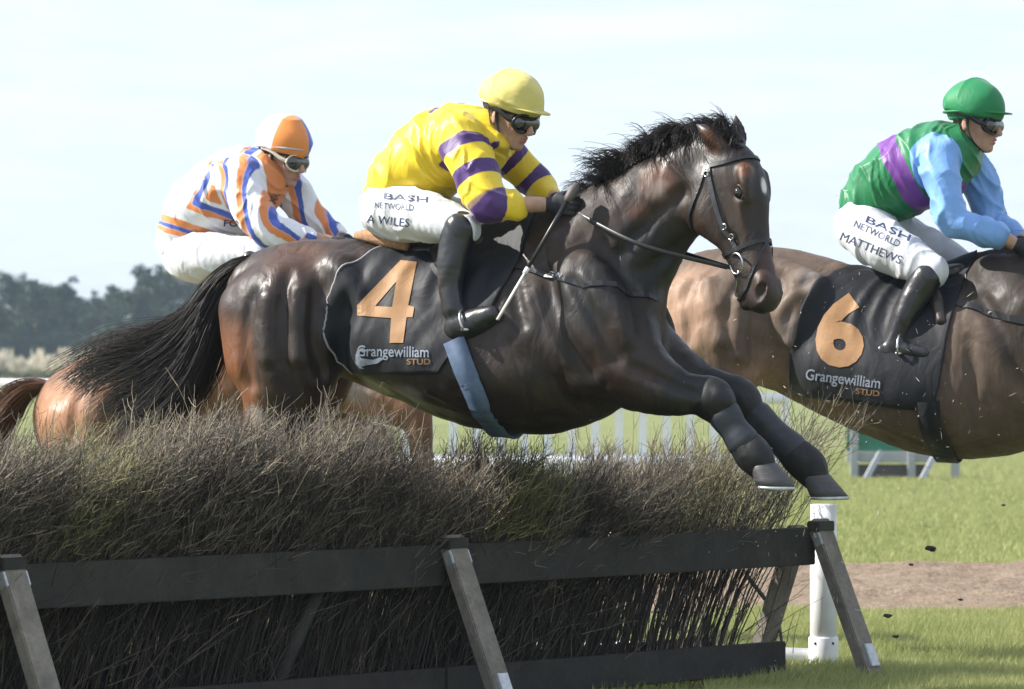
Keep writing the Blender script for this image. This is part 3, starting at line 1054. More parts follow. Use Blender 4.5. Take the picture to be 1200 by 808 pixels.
def make_horse(sp):
    fr = sp['fr']; S0 = fr.S
    root = thing('race_horse', fr.P(*sp['base']), sp['label'], 'horse', 'race horses jumping the hurdle')
    S = Sdf(fr.N)
    T = fr.L(sp['trunk'])
    S.chain(T, .04, sp.get('wide', .80))
    for ch, k, sc in sp['extra']:
        S.chain(fr.L(ch), k, sc)
    S.chain(fr.L(sp['neck']), .05, .62)
    legs = [fr.L(l) for l in sp['legs']]
    for l in legs:
        S.chain(l, .035, .82)
    # head
    o = fr.P(*sp['poll']); a = nrm(fr.P(*sp['muzzle']) - o)
    y = R(sp['head_yaw'])
    l = V(-math.sin(y), -math.cos(y), 0); l = nrm(l - (l @ a) * a); f = np.cross(l, a)
    hf = HeadFrame(o, a, f, l, np.linalg.norm(fr.P(*sp['muzzle']) - o) / sp.get('hsz', .60))
    hf.ears = sp.get('ears', [((.02, .0, z * .06), (-.05, .012, z * .075), (-.122, .02, z * .080)) for z in (-1, 1)])
    head_prims(S, hf)
    pv, pf = S.mesh(.022, 1)
    pre = bvh_of(pv, pf)
    for ch in sp.get('grooves', []):      # hollows between the muscles, cut on both flanks
        pts = []
        for (u_, v_, r_) in ch:
            q, nq = ray_on(pre, u_, v_, fr=fr)
            pts.append((q + nq * (r_ / S0) * .42, r_ / S0))
        pts = [(q, r * sp.get('gk', .85)) for q, r in pts]
        S.chain(pts, .038, 1., True)
        S.chain([(q - fr.N * 2 * ((q - fr.O) @ fr.N), r) for q, r in pts], .038, 1., True)
    for ch in sp.get('ridges', []):
        pts = []
        for (u_, v_, r_) in ch:
            q, nq = ray_on(pre, u_, v_, fr=fr)
            pts.append((q - nq * (r_ / S0) * .55, r_ / S0))
        S.chain(pts, .025)
        S.chain([(q - fr.N * 2 * ((q - fr.O) @ fr.N), r) for q, r in pts], .025)
    v, fc = S.mesh(sp['res'], 2)
    Sh = Sdf(fr.N); head_prims(Sh, hf)
    hv, hfc = Sh.mesh(.012, 1)
    hbvh = bvh_of(hv, hfc)
    nn = vnormals(v, fc)
    hd, _, _ = chaindist(v, [(hf.P(.02, 0, 0), .1), (hf.P(.6, -.04, 0), .1)])
    amp = .0055 * sstep(hd, .0, .15) + .0008
    v = v + nn * ((noise(v, 9, 1) * .7 + noise(v, 21, 2) * .35 - .5 * (1 - np.abs(noise(v * V(1, 1, .6), 10, 6))) ** 6) * amp)[:, None]
    # coat attributes; warm and pale also paint in sunlit edges of rump and gaskin
    dark = np.zeros(len(v)); warm = np.zeros(len(v)); pale = np.zeros(len(v)); white = np.zeros(len(v))
    for i, l_ in enumerate(legs):
        d, L, tot = chaindist(v, l_)
        s0 = sp['black_from'][i]
        dark = np.maximum(dark, sstep(L / tot + noise(v, 14, 3) * .02, s0, s0 + .12) * (d < .045))
    pb = bvh_of(v, fc)
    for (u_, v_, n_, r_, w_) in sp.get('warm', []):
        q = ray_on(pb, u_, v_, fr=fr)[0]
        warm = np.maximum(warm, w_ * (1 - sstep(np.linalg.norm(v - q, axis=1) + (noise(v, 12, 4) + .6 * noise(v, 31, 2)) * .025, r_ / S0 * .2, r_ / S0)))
    for (u_, v_, n_, r_) in sp.get('black', []):
        q = fr.P(u_, v_, n_)
        dark = np.maximum(dark, .85 * (1 - sstep(np.linalg.norm(v - q, axis=1) + noise(v, 7, 4) * .03, r_ / S0 * .55, r_ / S0)))
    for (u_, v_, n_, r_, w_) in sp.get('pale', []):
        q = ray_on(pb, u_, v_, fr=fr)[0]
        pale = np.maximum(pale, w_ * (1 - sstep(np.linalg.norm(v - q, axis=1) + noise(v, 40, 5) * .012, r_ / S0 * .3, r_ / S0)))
    q = hf.P(.20, .10, .01)
    q2 = (v - q)
    if sp.get('star', 1):
        white = (1 - sstep(np.sqrt((q2 @ hf.a / 2.0) ** 2 + (q2 @ hf.l) ** 2 + (q2 @ hf.f * .4) ** 2) + noise(v, 60, 3) * .003, .012, .022))
    mz, _, _ = chaindist(v, [(hf.P(.50, -.03, 0), .04), (hf.P(.62, -.05, 0), .04)])
    dark = np.maximum(dark, .35 * (1 - sstep(mz, .03, .08)))
    body = mesh_obj('body', v, fc, sp['mat'], root, attrs=dict(dark=dark, warm=warm, pale=pale, white=white))
    bvh = bvh_of(v, fc)
    # eyes
    for z in (-1, 1):
        bm = bmesh.new(); bmesh.ops.create_uvsphere(bm, u_segments=16, v_segments=10, radius=.019 * hf.k)
        c = hf.P(.209, .022, z * .080)
        vs = [c + np.array(q.co) for q in bm.verts]; fs = [[q.index for q in g.verts] for g in bm.faces]; bm.free()
        mesh_obj('eye', vs, fs, EYEM, root)
        up = [hf.P(.209 + .026 * math.cos(t), .024 + .019 * math.sin(t), z * (.090 - .004 * abs(math.cos(t)))) for t in np.linspace(.2, math.pi - .2, 9)]
        mesh_obj('eyelid', *tube(up, .0045 * hf.k, 6), sp['mat'], root)
    # hooves
    for i, l_ in enumerate(legs):
        p, r = l_[-1]; q, _ = l_[-2]
        dd, tip = sp['hoof_dir'][i]
        hoof(root, p, fr.F * dd[0] + V(0, 0, dd[1]) + fr.N * 0, .057, fr.F * tip[0] + V(0, 0, tip[1]))
    # mane
    n = sp.get('mane_n', 2600)
    cr = [fr.P(*c) for c in sp['crest']]
    cr = np.array(catmull(cr, 8)); m = len(cr)
    tt = RNG.uniform(0, m - 1.001, n)
    i = tt.astype(int); fr_ = (tt - i)[:, None]
    base = cr[i] * (1 - fr_) + cr[i + 1] * fr_
    base += fr.N * RNG.normal(0, .014, (n, 1))
    tip = np.array([fr.P(c[0], c[1], 0) for c in catmull(sp['mane_tip'], 8)])[:m]
    tp = tip[i] * (1 - fr_) + tip[i + 1] * fr_
    clump = noise(base, 26, 2)
    nl = 150
    lock = np.minimum((tt / (m - 1) * nl + RNG.normal(0, .5, n)).astype(int) % nl, nl - 1)
    ld = RNG.normal(0, 1, (nl, 3)) * V(.034, .05, .022); ll = RNG.uniform(.55, 1.25, nl)
    ln = RNG.uniform(.5, 1.08, n) * (1 + .25 * clump) * np.where(RNG.uniform(0, 1, n) < .05, 1.35, 1)
    ln = ln * ll[lock]
    dr = (tp - base) * ln[:, None] + ld[lock] + RNG.normal(0, .008, (n, 3)) + fr.N * (RNG.normal(0.01, .022, (n, 1)) + .05 * clump[:, None])
    K = 7; t = np.linspace(0, 1, K)[None, :, None]
    droop = V(0, 0, -1)[None, None, :] * (t ** 2) * (RNG.uniform(0, .05, (n, 1, 1)) + .10 * (ll[lock] - .55)[:, None, None])
    lift = fr.U[None, None, :] * np.sin(t * math.pi) * RNG.uniform(.005, .022, (n, 1, 1))
    P = base[:, None] + dr[:, None] * t + droop + lift 
    P[:, 0] -= (dr / (np.linalg.norm(dr, axis=1)[:, None] + 1e-9)) * .02
    rr = np.linspace(.0016, .0006, K)[None, :] * np.ones((n, 1))
    vs, fs = strands(P, rr)
    mesh_obj('mane', vs, fs, sp['hair'], root, attrs=dict(rnd=np.repeat(RNG.uniform(0, 1, n), K * 3)))
    # tail
    n = sp.get('tail_n', 2600)
    gs = []
    K = 14
    for g in sp['tail']:
        c = np.array(catmull([fr.P(*q) for q in g], 6))
        gs.append(c[np.linspace(0, len(c) - 1, K).astype(int)])
    gs = np.array(gs)
    w = RNG.beta(.9, .9, n) * (len(gs) - 1.001); i = w.astype(int); ww = (w - i)[:, None, None]
    P = gs[i] * (1 - ww) + gs[i + 1] * ww
    t = np.linspace(0, 1, K)
    nl = 70
    lw = RNG.uniform(0, len(gs) - 1.001, nl); lsd = RNG.normal(0, 1, nl); lk = RNG.integers(0, nl, n)
    w2 = np.clip(np.where(RNG.uniform(0, 1, n) < .8, lw[lk] + RNG.normal(0, .10, n), w), 0, len(gs) - 1.001); j2 = w2.astype(int); w2f = (w2 - j2)[:, None, None]
    P2 = gs[j2] * (1 - w2f) + gs[j2 + 1] * w2f
    tq = np.linspace(0, 1, K)[None, :, None]
    P = P * (1 - tq ** .7) + P2 * tq ** .7
    side = lsd[lk] * .8 + RNG.normal(0, .35, n)
    P = P + fr.N[None, None] * side[:, None, None] * (.018 + .10 * t[None, :, None] ** .8)
    ln = RNG.uniform(.55, 1.0, n) ** .6
    Q = np.zeros_like(P)
    for k_ in range(K):
        x = t[k_] * ln * (K - 1); j = np.minimum(x.astype(int), K - 2); fx = (x - j)[:, None]
        Q[:, k_] = P[np.arange(n), j] * (1 - fx) + P[np.arange(n), j + 1] * fx
    wav = RNG.normal(0, 1, nl)[lk]; ph = RNG.uniform(0, 6.28, nl)[lk]
    Q += (fr.U * .030)[None, None] * (t[None, :, None] ** 1.3) * (wav[:, None] * np.sin(t[None] * 5 + ph[:, None]))[..., None]
    Q += RNG.normal(0, .006, (n, 1, 3)) * t[None, :, None] + RNG.normal(0, .0012, Q.shape) * t[None, :, None]
    rr = np.interp(t, [0, .2, 1], [.0030, .0022, .0007])[None, :] * np.ones((n, 1))
    vs, fs = strands(Q, rr)
    mesh_obj('tail', vs, fs, sp['hair'], root, attrs=dict(rnd=np.repeat(RNG.uniform(0, 1, n), K * 3)))
    hf.bvh = hbvh
    return root, bvh, hf, v, fc

def bridle(root, fr, hf, bvh, hand_px, w=.017):
    bvh = hf.bvh
    br = mesh_obj('bridle', *_strap_arr(bvh, head_ring(hf, bvh, densify([(.385, a) for a in range(0, 361, 24)], 1)), w), LEATHER, root, smooth=False)
    def sub(name, sp, ww=w, mat=LEATHER):
        o = mesh_obj(name, *_strap_arr(bvh, head_ring(hf, bvh, densify(sp)), ww), mat, root, smooth=False)
        o.parent = br
        return o
    sub('browband', [(.075, -100), (.085, -60), (.09, 0), (.085, 60), (.075, 100)], w * .9)
    for z in (-1, 1):
        sub('cheekpiece', [(.03, z * 120), (.08, z * 104), (.16, z * 108), (.25, z * 112), (.33, z * 116), (.39, z * 112)], w, simple('worn_leather', (.05, .05, .055), .3, .4, 70, .2, .001) if z > 0 else LEATHER)
        sub('throatlash', [(.06, z * 108), (.10, z * 120), (.17, z * 138), (.25, z * 160), (.27, z * 176)], w * .7)
        sub('cross_strap', [(.385, z * 6), (.44, z * 42), (.49, z * 78), (.53, z * 120), (.55, z * 165)], w * .7)
        for s_ in (.10, .30, .34):
            p = head_ring(hf, bvh, [(s_, z * 108)])[0]; d = nrm(p - hf.P(s_, -.045, 0))
            ring = [p + d * .009 + hf.a * .011 * math.cos(t) + np.cross(d, hf.a) * .012 * math.sin(t) for t in np.linspace(0, 6.283, 12, endpoint=False)]
            b = mesh_obj('buckle', *tube(ring, .0028, 5, True), STEEL, root); b.parent = br
        p = head_ring(hf, bvh, [(.435, z * 118)])[0]; d = nrm(p - hf.P(.43, -.04, 0))
        c = p + d * .010
        ring = [c + hf.a * .040 * math.cos(t) + np.cross(d, hf.a) * .040 * math.sin(t) for t in np.linspace(0, 6.283, 28, endpoint=False)]
        b = mesh_obj('bit_ring', *tube(ring, .0042, 7, True), STEEL, root); b.parent = br
        # rein
        e = fr.P(*hand_px[0 if z > 0 else 1])
        c2 = c - nrm(np.cross(d, hf.a)) * .0 - hf.f * .04
        mid = (c2 + e) / 2 + V(0, 0, -.025) + fr.N * z * .10
        q = catmull([c2, mid, e], 10)
        b = mesh_obj('rein', *tube(q, .0085, 8, flat=.3, up=fr.N), LEATHER, root); b.parent = br
    q = catmull(head_ring(hf, bvh, [(.46, 120), (.52, 168), (.52, -168), (.46, -120)]), 6)
    b = mesh_obj('bit', *tube([p - hf.f * .006 for p in q], .004, 6), STEEL, root); b.parent = br
    return br

def _strap_arr(bvh, pts, w, th=.004, off=.003):
    P = catmull(pts, 3); A = []; B = []
    for p in P:
        loc, nor, i, dd = bvh.find_nearest(Vector(p)); A.append(np.array(loc)); B.append(np.array(nor))
    vs, fs = [], []
    for i, (p, q) in enumerate(zip(A, B)):
        t = nrm(A[min(i + 1, len(A) - 1)] - A[max(i - 1, 0)] + 1e-6); s = nrm(np.cross(q, t))
        for a, b in ((-w / 2, 0), (w / 2, 0), (w / 2, th), (-w / 2, th)):
            vs.append(p + q * (off + b) + s * a)
    for i in range(len(A) - 1):
        for j in range(4):
            a = i * 4 + j; b = i * 4 + (j + 1) % 4; fs.append([a, b, b + 4, a + 4])
    return vs, fs

def saddlecloth(root, fr, bvh, spine, wl, wr, wbot, mat, folds, name='saddlecloth', off=.009, nu=70, nw=90):
    """cloth over the back: spine (u, v) centre curve inside the trunk; wl/wr columns of the rear and front edge by
    fraction down the side, wbot the row of the lower edge by column"""
    us = [s[0] for s in spine]; vsn = [s[1] for s in spine]
    bu = [b[0] for b in wbot]; bv = [b[1] for b in wbot]
    th = np.linspace(0, R(165), 40)
    tab = {}
    def col(u):
        k = round(u)
        if k not in tab:
            c = fr.P(u, np.interp(u, us, vsn), 0)
            rows = []
            for a in th:
                d = fr.U * math.cos(a) + fr.N * math.sin(a)
                h = bvh.ray_cast(Vector(c + d * .8), Vector(-d), .8)
                p = np.array(h[0]) if h[0] is not None else c + d * .25
                rows.append(project(p)[1])
            vb = np.interp(u, bu, bv)
            a = 1.9
            for i in range(5, len(rows) - 1):
                if rows[i + 1] >= vb:
                    a = th[i] + (th[i + 1] - th[i]) * (vb - rows[i]) / max(rows[i + 1] - rows[i], 1e-3); break
            tab[k] = (c, min(a, 2.6))
        return tab[k]
    vs = []
    for j in range(nw + 1):
        w = -1 + 2 * j / nw; aw = abs(w)
        u0 = np.interp(aw, *wl); u1 = np.interp(aw, *wr)
        for i in range(nu + 1):
            u = u0 + (u1 - u0) * i / nu
            c, amax = col(u)
            a = amax * w
            d = fr.U * math.cos(a) + fr.N * math.sin(a)
            h = bvh.ray_cast(Vector(c + d * .8), Vector(-d), .8)
            p = np.array(h[0]) if h[0] is not None else c + d * .25
            q = np.array(h[1]) if h[0] is not None else d
            q = nrm(q + d)
            vs.append(p + q * (off + folds(i / nu, w, u)))
    vs = np.array(vs); n = nu + 1
    g = vs.reshape(nw + 1, n, 3)
    for _ in range(2):
        g[1:-1, 1:-1] = .5 * g[1:-1, 1:-1] + .125 * (g[:-2, 1:-1] + g[2:, 1:-1] + g[1:-1, :-2] + g[1:-1, 2:])
    vs = g.reshape(-1, 3)
    fs = np.array([[j * n + i, j * n + i + 1, (j + 1) * n + i + 1, (j + 1) * n + i] for j in range(nw) for i in range(nu)])
    o = mesh_obj(name, vs, fs, mat, root)
    m = o.modifiers.new('thick', 'SOLIDIFY'); m.thickness = .004; m.offset = 0
    # bound edge
    edge = [g[-1, i] for i in range(0, n)]
    rear = [g[j, 0] for j in range(0, nw + 1)]
    return o, vs, fs, rear + edge

def glyph_mesh(txt=None, polys=None, bold=0.0, shear=0.0, space=1.0):
    """flat mesh of a text or polygon outline: 2-D points and triangles"""
    if txt is not None:
        cu = bpy.data.curves.new('t', 'FONT'); cu.body = txt; cu.offset = bold; cu.shear = shear; cu.space_character = space
        cu.resolution_u = 4
    else:
        cu = bpy.data.curves.new('t', 'CURVE'); cu.dimensions = '2D'; cu.fill_mode = 'BOTH'
        for pl in polys:
            s = cu.splines.new('POLY'); s.points.add(len(pl) - 1); s.use_cyclic_u = True
            for i, q in enumerate(pl): s.points[i].co = (q[0], -q[1], 0, 1)
    o = bpy.data.objects.new('t', cu); COL.objects.link(o)
    bpy.context.view_layer.update()
    me = o.to_mesh()
    bm = bmesh.new(); bm.from_mesh(me); o.to_mesh_clear()
    bpy.data.objects.remove(o); bpy.data.curves.remove(cu)
    bmesh.ops.triangulate(bm, faces=bm.faces[:])
    bmesh.ops.remove_doubles(bm, verts=bm.verts[:], dist=1e-5)
    return bm

def mark(root, name, bvh, mat, box, txt=None, polys=None, ang=0, maxe=5, off=.004, fr=None, **kw):
    """lettering laid on a surface: box = (centre u, centre v, width, height) in photo pixels, ang degrees clockwise"""
    bm = glyph_mesh(txt, polys, **kw)
    xs = [q.co.x for q in bm.verts]; ys = [q.co.y for q in bm.verts]
    x0, x1, y0, y1 = min(xs), max(xs), min(ys), max(ys)
    ca, sa = math.cos(R(ang)), math.sin(R(ang))
    for q in bm.verts:
        if polys is not None:
            q.co.y = -q.co.y; continue
        x = ((q.co.x - x0) / (x1 - x0) - .5) * box[2]; y = (.5 - (q.co.y - y0) / (y1 - y0)) * box[3]
        q.co = (box[0] + x * ca - y * sa, box[1] + x * sa + y * ca, 0)
    for _ in range(5):
        es = [e for e in bm.edges if e.calc_length() > maxe]
        if not es: break
        bmesh.ops.subdivide_edges(bm, edges=es, cuts=1)
        bmesh.ops.triangulate(bm, faces=[f for f in bm.faces if len(f.verts) > 3])
    bm.verts.ensure_lookup_table()
    vs = []
    for q in bm.verts:
        p, n = ray_on(bvh, q.co.x, q.co.y, fr=fr)
        if n @ (CAMP - p) < 0: n = -n
        vs.append(p + fr.N * (off + .0025))
    fs = [[q.index for q in f.verts] for f in bm.faces]
    bm.free()
    return mesh_obj(name, vs, fs, mat, root, smooth=False)
# ------------------------------------------------------------------ riders
def skin_mat():
    t = NT('skin')
    n = t.noise(38, 4, .6)
    c = t.mix(t.ramp(n), (.40, .235, .17), (.50, .30, .225))
    c = t.mix(t.attr('lips'), c, (.36, .13, .11))
    c = t.mix(t.attr('hairy'), c, (.05, .032, .02))
    t.base(c); t.set(rough=.52, spec=.4)
    t.b.inputs['Subsurface Weight'].default_value = .12
    t.b.inputs['Subsurface Radius'].default_value = (.012, .005, .003)
    t.bump(n, .15, .002)
    return t.m
SKIN = skin_mat()
NAVY = simple('navy_print', (.03, .045, .11), .6, .2, 50, 0)
GLASS = simple('goggle_lens', (.012, .013, .016), .07, .3, 14, 0, spec=.9, coat=.6)
BLACKCLOTH = simple('black_cloth', (.016, .017, .022), .7, .3, 60, .3, .002)
BREECH = cloth_mat('white_breeches', [(.64, .65, .69)], .6, .25, .1, wr=.6, wd=.014)
BOOT = simple('boot_leather', (.016, .016, .018), .3, .4, 18, .35, .006, spec=.6)

def make_rider(sp):
    fr = sp['fr']; S0 = fr.S
    px = 1 / S0
    root = thing('person', fr.P(*sp['seat']), sp['label'], 'person', 'jockeys riding over the hurdle')
    # ---- head frame
    y, pt = R(sp['yaw']), R(sp['pitch'])
    F = V(math.cos(y) * math.cos(pt), -math.sin(y) * math.cos(pt), -math.sin(pt))
    Rt = V(-math.sin(y), -math.cos(y), 0)
    ro = R(sp.get('roll', 0))
    U = np.cross(Rt, F) ; U = U if U[2] > 0 else -U
    Rt, U = Rt * math.cos(ro) + U * math.sin(ro), U * math.cos(ro) - Rt * math.sin(ro)
    hc = fr.P(*sp['head']); hk = sp.get('hk', 1.0)
    h = HeadFrame(hc, F, U, Rt, hk)       # P(forward, up, near)
    ax = [F, U, Rt]
    B = Sdf(fr.N)
    def hcn(pts, k=.012, sc=1., sub=False, S=B):
        S.chain([(h.P(*p[:3]), p[3] * hk) for p in pts], k, sc, sub, lat=Rt)
    def he(c, r, k=.012, sub=False, S=B):
        S.ell(h.P(*c), ax, np.array(r) * hk, k, sub)
    he((-.008, .035, 0), (.098, .098, .076))
    hcn([(.035, .0, 0, .060), (.045, -.05, 0, .048), (.060, -.088, 0, .030), (.074, -.104, 0, .018)], .015)
    for z in (-1, 1):
        hcn([(-.01, -.04, z * .048, .022), (.02, -.085, z * .036, .018), (.06, -.106, z * .012, .014)], .015)
        he((.062, -.030, z * .036), (.026, .022, .020), .012)
        he((.090, .004, z * .030), (.014, .013, .018), .008, True)
        he((-.012, -.010, z * .078), (.017, .031, .008), .005)
        he((-.010, -.008, z * .088), (.008, .017, .006), .005, True)
        he((.100, -.047, z * .012), (.010, .008, .008), .006)
    hcn([(.085, .022, 0, .010), (.100, -.005, 0, .011), (.116, -.038, 0, .0135)], .010)
    hcn([(.070, .035, -.035, .014), (.088, .038, 0, .013), (.070, .035, .035, .014)], .010)
    he((.093, -.066, 0), (.012, .0065, .024), .005)
    he((.090, -.080, 0), (.011, .0070, .021), .005)
    he((.102, -.073, 0), (.012, .0018, .021), .002, True)
    nb = fr.P(*sp['neck'][:3])
    B.chain([(h.P(-.03, -.05, 0), .055), ((h.P(-.03, -.07, 0) + nb) / 2, .055), (nb, .075)], .02)
    T = fr.L(sp['torso']); arms = [fr.L(a) for a in sp['arms']]; legs = [fr.L(a) for a in sp['legs']]
    shr = lambda ch, k, m=0.: [(p, r * k - m) for p, r in ch]
    B.chain(shr(T, .82), .04, 1.15)
    for a in arms:
        B.chain(shr(a[:-2], .66) + a[-2:], .025)
    for l_ in legs: B.chain(shr(l_, .70), .03)
    v, f = B.mesh(.0065, 1)
    lips = np.zeros(len(v))
    for cc in ((.093, -.066, 0), (.090, -.080, 0)):
        q = v - h.P(*cc)
        lips = np.maximum(lips, 1 - sstep(np.sqrt((q @ F / .016) ** 2 + (q @ U / .0085) ** 2 + (q @ Rt / .024) ** 2), .7, 1.15))
    q = v - hc
    hairy = sstep(-(q @ F), .0, .02) * sstep(q @ U, -.055, -.03) * (np.abs(q @ Rt) < .075) * (np.linalg.norm(q, axis=1) < .16)
    mesh_obj('body', v, f, SKIN, root, attrs=dict(lips=lips * .8, hairy=hairy))
    # ---- breeches
    Bc = Sdf(fr.N)
    Bc.chain(fr.L(sp['pelvis']), .03, 1.2)
    for l_ in sp['thighs']:
        Bc.chain(fr.L(l_), .035, .95)
    v, f = Bc.mesh(.0065, 1)
    nn = vnormals(v, f)
    v = v + nn * (((1 - np.abs(noise(v * V(1, 1, .7) + V(0, 0, .3) * v[:, :1], 13, 2))) ** 4 * .011 + np.abs(noise(v, 22, 5)) * .004 - .005))[:, None]
    br = mesh_obj('breeches', v, f, BREECH, root)
    brb = bvh_of(v, f)
    # ---- silks
    J = Sdf(fr.N)
    J.chain([(p, r + .012) for p, r in T], .03, 1.18)
    for a in arms:
        J.chain(a[:-2], .022)
    J.chain([(p, r) for p, r in fr.L(sp['collar'])], .015)
    if 'hem' in sp:
        a, b = fr.P(*sp['hem'][0], 0), fr.P(*sp['hem'][1], 0)
        d = nrm(b - a); n_ = np.cross(d, fr.N); n_ = n_ if n_[2] < 0 else -n_
        J.cut(a, n_)
    v, f = J.mesh(.0062, 1)
    nn = vnormals(v, f)
    v0 = v.copy()
    s3 = v * V(1, 1, 1)
    vd = v * V(.75, 1, 1) + V(0, 0, .5) * v[:, :1]
    fold = (1 - np.abs(noise(vd, 8.5, 5))) ** 3 * .016 + (1 - np.abs(noise(vd, 16, 6))) ** 4 * .009 + noise(v, 6, 3) * .009
    v = v + nn * (fold * sp.get('puff', 1))[:, None]
    at = sp['pattern'](v0, fr, T, arms, nn)
    for kk in at:
        a_ = np.asarray(at[kk], float)
        for _ in range(sp.get('asm', 2)):
            acc = np.zeros(len(v)); cn = np.zeros(len(v))
            for i in range(4):
                p_, q_ = f[:, i], f[:, (i + 1) % 4]
                acc += np.bincount(p_, a_[q_], len(v)) + np.bincount(q_, a_[p_], len(v)); cn += np.bincount(p_, minlength=len(v)) + np.bincount(q_, minlength=len(v))
            a_ = .4 * a_ + .6 * acc / np.maximum(cn, 1)
        at[kk] = a_
    jk = mesh_obj('silks', v, f, sp['silk'], root, attrs=at)
    jb = bvh_of(v, f)
    # ---- boots
    for i, bt in enumerate(sp['boots']):
        Bo = Sdf(fr.N)
        Bo.chain(fr.L(bt[0]), .012)
        Bo.chain(fr.L(bt[1]), .014, .8)
        v, f = Bo.mesh(.0055, 1)
        nn = vnormals(v, f)
        v = v + nn * (noise(v, 30, 2) * .0025 + np.abs(noise(v, 45, 4)) * .002)[:, None]
        b = mesh_obj('boot', v, f, BOOT, root)
        # stirrup iron round the boot
        c = fr.P(*bt[2]); q = fr.N
        fa = nrm(fr.P(bt[1][-1][0], bt[1][-1][1], bt[1][-1][2]) - fr.P(bt[1][0][0], bt[1][0][1], bt[1][0][2]))
        upv = nrm(V(0, 0, 1) - (V(0, 0, 1) @ fa) * fa); sd = np.cross(fa, upv)
        ring = [c + upv * (.062 * math.sin(t) + .012) + sd * .056 * math.cos(t) for t in np.linspace(-.35, math.pi + .35, 18)]
        s_ = mesh_obj('stirrup', *tube(ring, .0055, 7), STEEL, root)
        s2 = mesh_obj('stirrup_tread', *tube([ring[0], ring[-1]], .012, 8, flat=.5), STEEL, root); s2.parent = s_
        st = mesh_obj('stirrup_strap', *tube(catmull([ring[9], fr.P(*bt[3])], 4), .013, 8, flat=.2, up=fr.N), BLACKCLOTH, root)
    # ---- gloves with five fingers
    for i, g in enumerate(sp['hands']):
        wv = arms[i][-1][0]; hd = fr.P(*g['palm']); dn = nrm(hd - wv)
        z = 1 if i == 0 else -1
        Gs = Sdf(fr.N)
        sd = fr.N * z
        dn = nrm(dn - (dn @ sd) * sd)
        up = np.cross(sd, dn); up = up if up[2] > 0 else -up
        Gs.chain([(wv - dn * .022, .030), (wv, .029), (wv + dn * .03, .030)], .012)
        pc = wv + dn * .055
        Gs.ell(pc, [dn, up, sd], (.046, .042, .018), .012)
        for k_ in range(4):
            o0 = pc + dn * .030 + up * (.030 - .020 * k_)
            ln = (1, 1.08, 1.0, .82)[k_]
            k1 = o0 + dn * .026 * ln - sd * .006
            k2 = k1 + dn * .006 - sd * .030 * ln
            k3 = k2 - dn * .024 * ln - sd * .006
            Gs.chain([(o0, .0112), (k1, .0105), (k2, .0098), (k3, .009)], .004, m=3)
        t0 = pc - dn * .012 + up * .034 - sd * .006
        Gs.chain([(t0, .0135), (t0 + dn * .028 + up * .012 - sd * .014, .012), (t0 + dn * .052 + up * .004 - sd * .022, .010)], .006)
        v, f = Gs.mesh(.0036, 1)
        mesh_obj('glove', v, f, g.get('mat', BLACKCLOTH), root)
    # ---- helmet
    Hs = Sdf(fr.N)
    Hs.ell(h.P(-.012, .062, 0), ax, np.array((.132, sp.get('hh', .112), .110)) * hk, .01)
    Hs.cut(h.P(0, .035, 0), -U + F * sp.get('rimtilt', -.12))
    v, f = Hs.mesh(.005, 2)
    nn = vnormals(v, f)
    v = v + nn * ((1 - np.abs(noise(v, 15, 4))) ** 4 * .009 + noise(v, 9, 6) * .003)[:, None]
    loc = np.stack([(v - hc) @ F, (v - hc) @ U, (v - hc) @ Rt], 1)
    hm = mesh_obj('helmet', v, f, sp['capmat'], root, attrs=sp['cap_pattern'](loc))
    hb = bvh_of(v, f)
    # rim of the skull cap below the silk
    Rm = Sdf(fr.N)
    Rm.ell(h.P(-.010, .050, 0), ax, np.array((.122, .098, .097)) * hk, .01)
    Rm.cut(h.P(0, .012, 0), -U + F * .10)
    Rm.cut(h.P(0, .060, 0), U)
    v, f = Rm.mesh(.006, 1)
    q = mesh_obj('helmet_rim', v, f, sp.get('rimmat', BLACKCLOTH), root); q.parent = hm
    # peak
    if sp.get('peak', True):
        pk = []
        for r_ in (0, 1):
            for t in np.linspace(-1.05, 1.05, 15):
                e = r_ * sp.get('peaklen', .048) * math.cos(t * 1.2)
                pk.append(h.P(-.012 + .128 * math.cos(t) + e * math.cos(t * .4), .046 - .004 * r_ + .01 * math.cos(t), .106 * math.sin(t)))
        fs = [[i, i + 1, 15 + i + 1, 15 + i] for i in range(14)]
        q = mesh_obj('peak', pk, fs, sp.get('peakmat', sp['capmat']), root, attrs={'c1': [-1.] * 30, 'c2': [-1.] * 30}); q.parent = hm
        m = q.modifiers.new('thick', 'SOLIDIFY'); m.thickness = .005
    # band round the cap
    ring = [h.P(-.012 + .130 * math.cos(t), .044 + .012 * math.cos(t), .107 * math.sin(t)) for t in np.linspace(0, 6.283, 36, endpoint=False)]
    q = mesh_obj('helmet_band', *tube(ring, .006, 6, True), sp.get('bandmat', sp['capmat']), root, attrs={}); q.parent = hm
    for z in (-1, 1):
        st = catmull([h.P(.0, .03, z * .094), h.P(.004, -.03, z * .080), h.P(.028, -.085, z * .058), h.P(.058, -.122, z * .012)], 5)
        q = mesh_obj('chin_strap', *tube(st, .0075, 6, flat=.35), BLACKCLOTH, root); q.parent = hm
        q = mesh_obj('chin_strap', *tube(catmull([h.P(-.05, .02, z * .085), h.P(-.02, -.045, z * .078), h.P(.020, -.075, z * .064)], 4), .006, 6, flat=.35), BLACKCLOTH, root); q.parent = hm
    # goggles
    Gg = Sdf(fr.N)
    gd = -.020
    for z in (-1, 1):
        Gg.ell(h.P(.079, .013 + gd, z * .034), ax, np.array((.036, .036, .041)) * hk, .012)
    Gg.ell(h.P(.080, .016 + gd, 0), ax, np.array((.036, .026, .04)) * hk, .012)
    v, f = Gg.mesh(.0045, 1)
    gg = mesh_obj('goggles', v, f, GLASS, root)
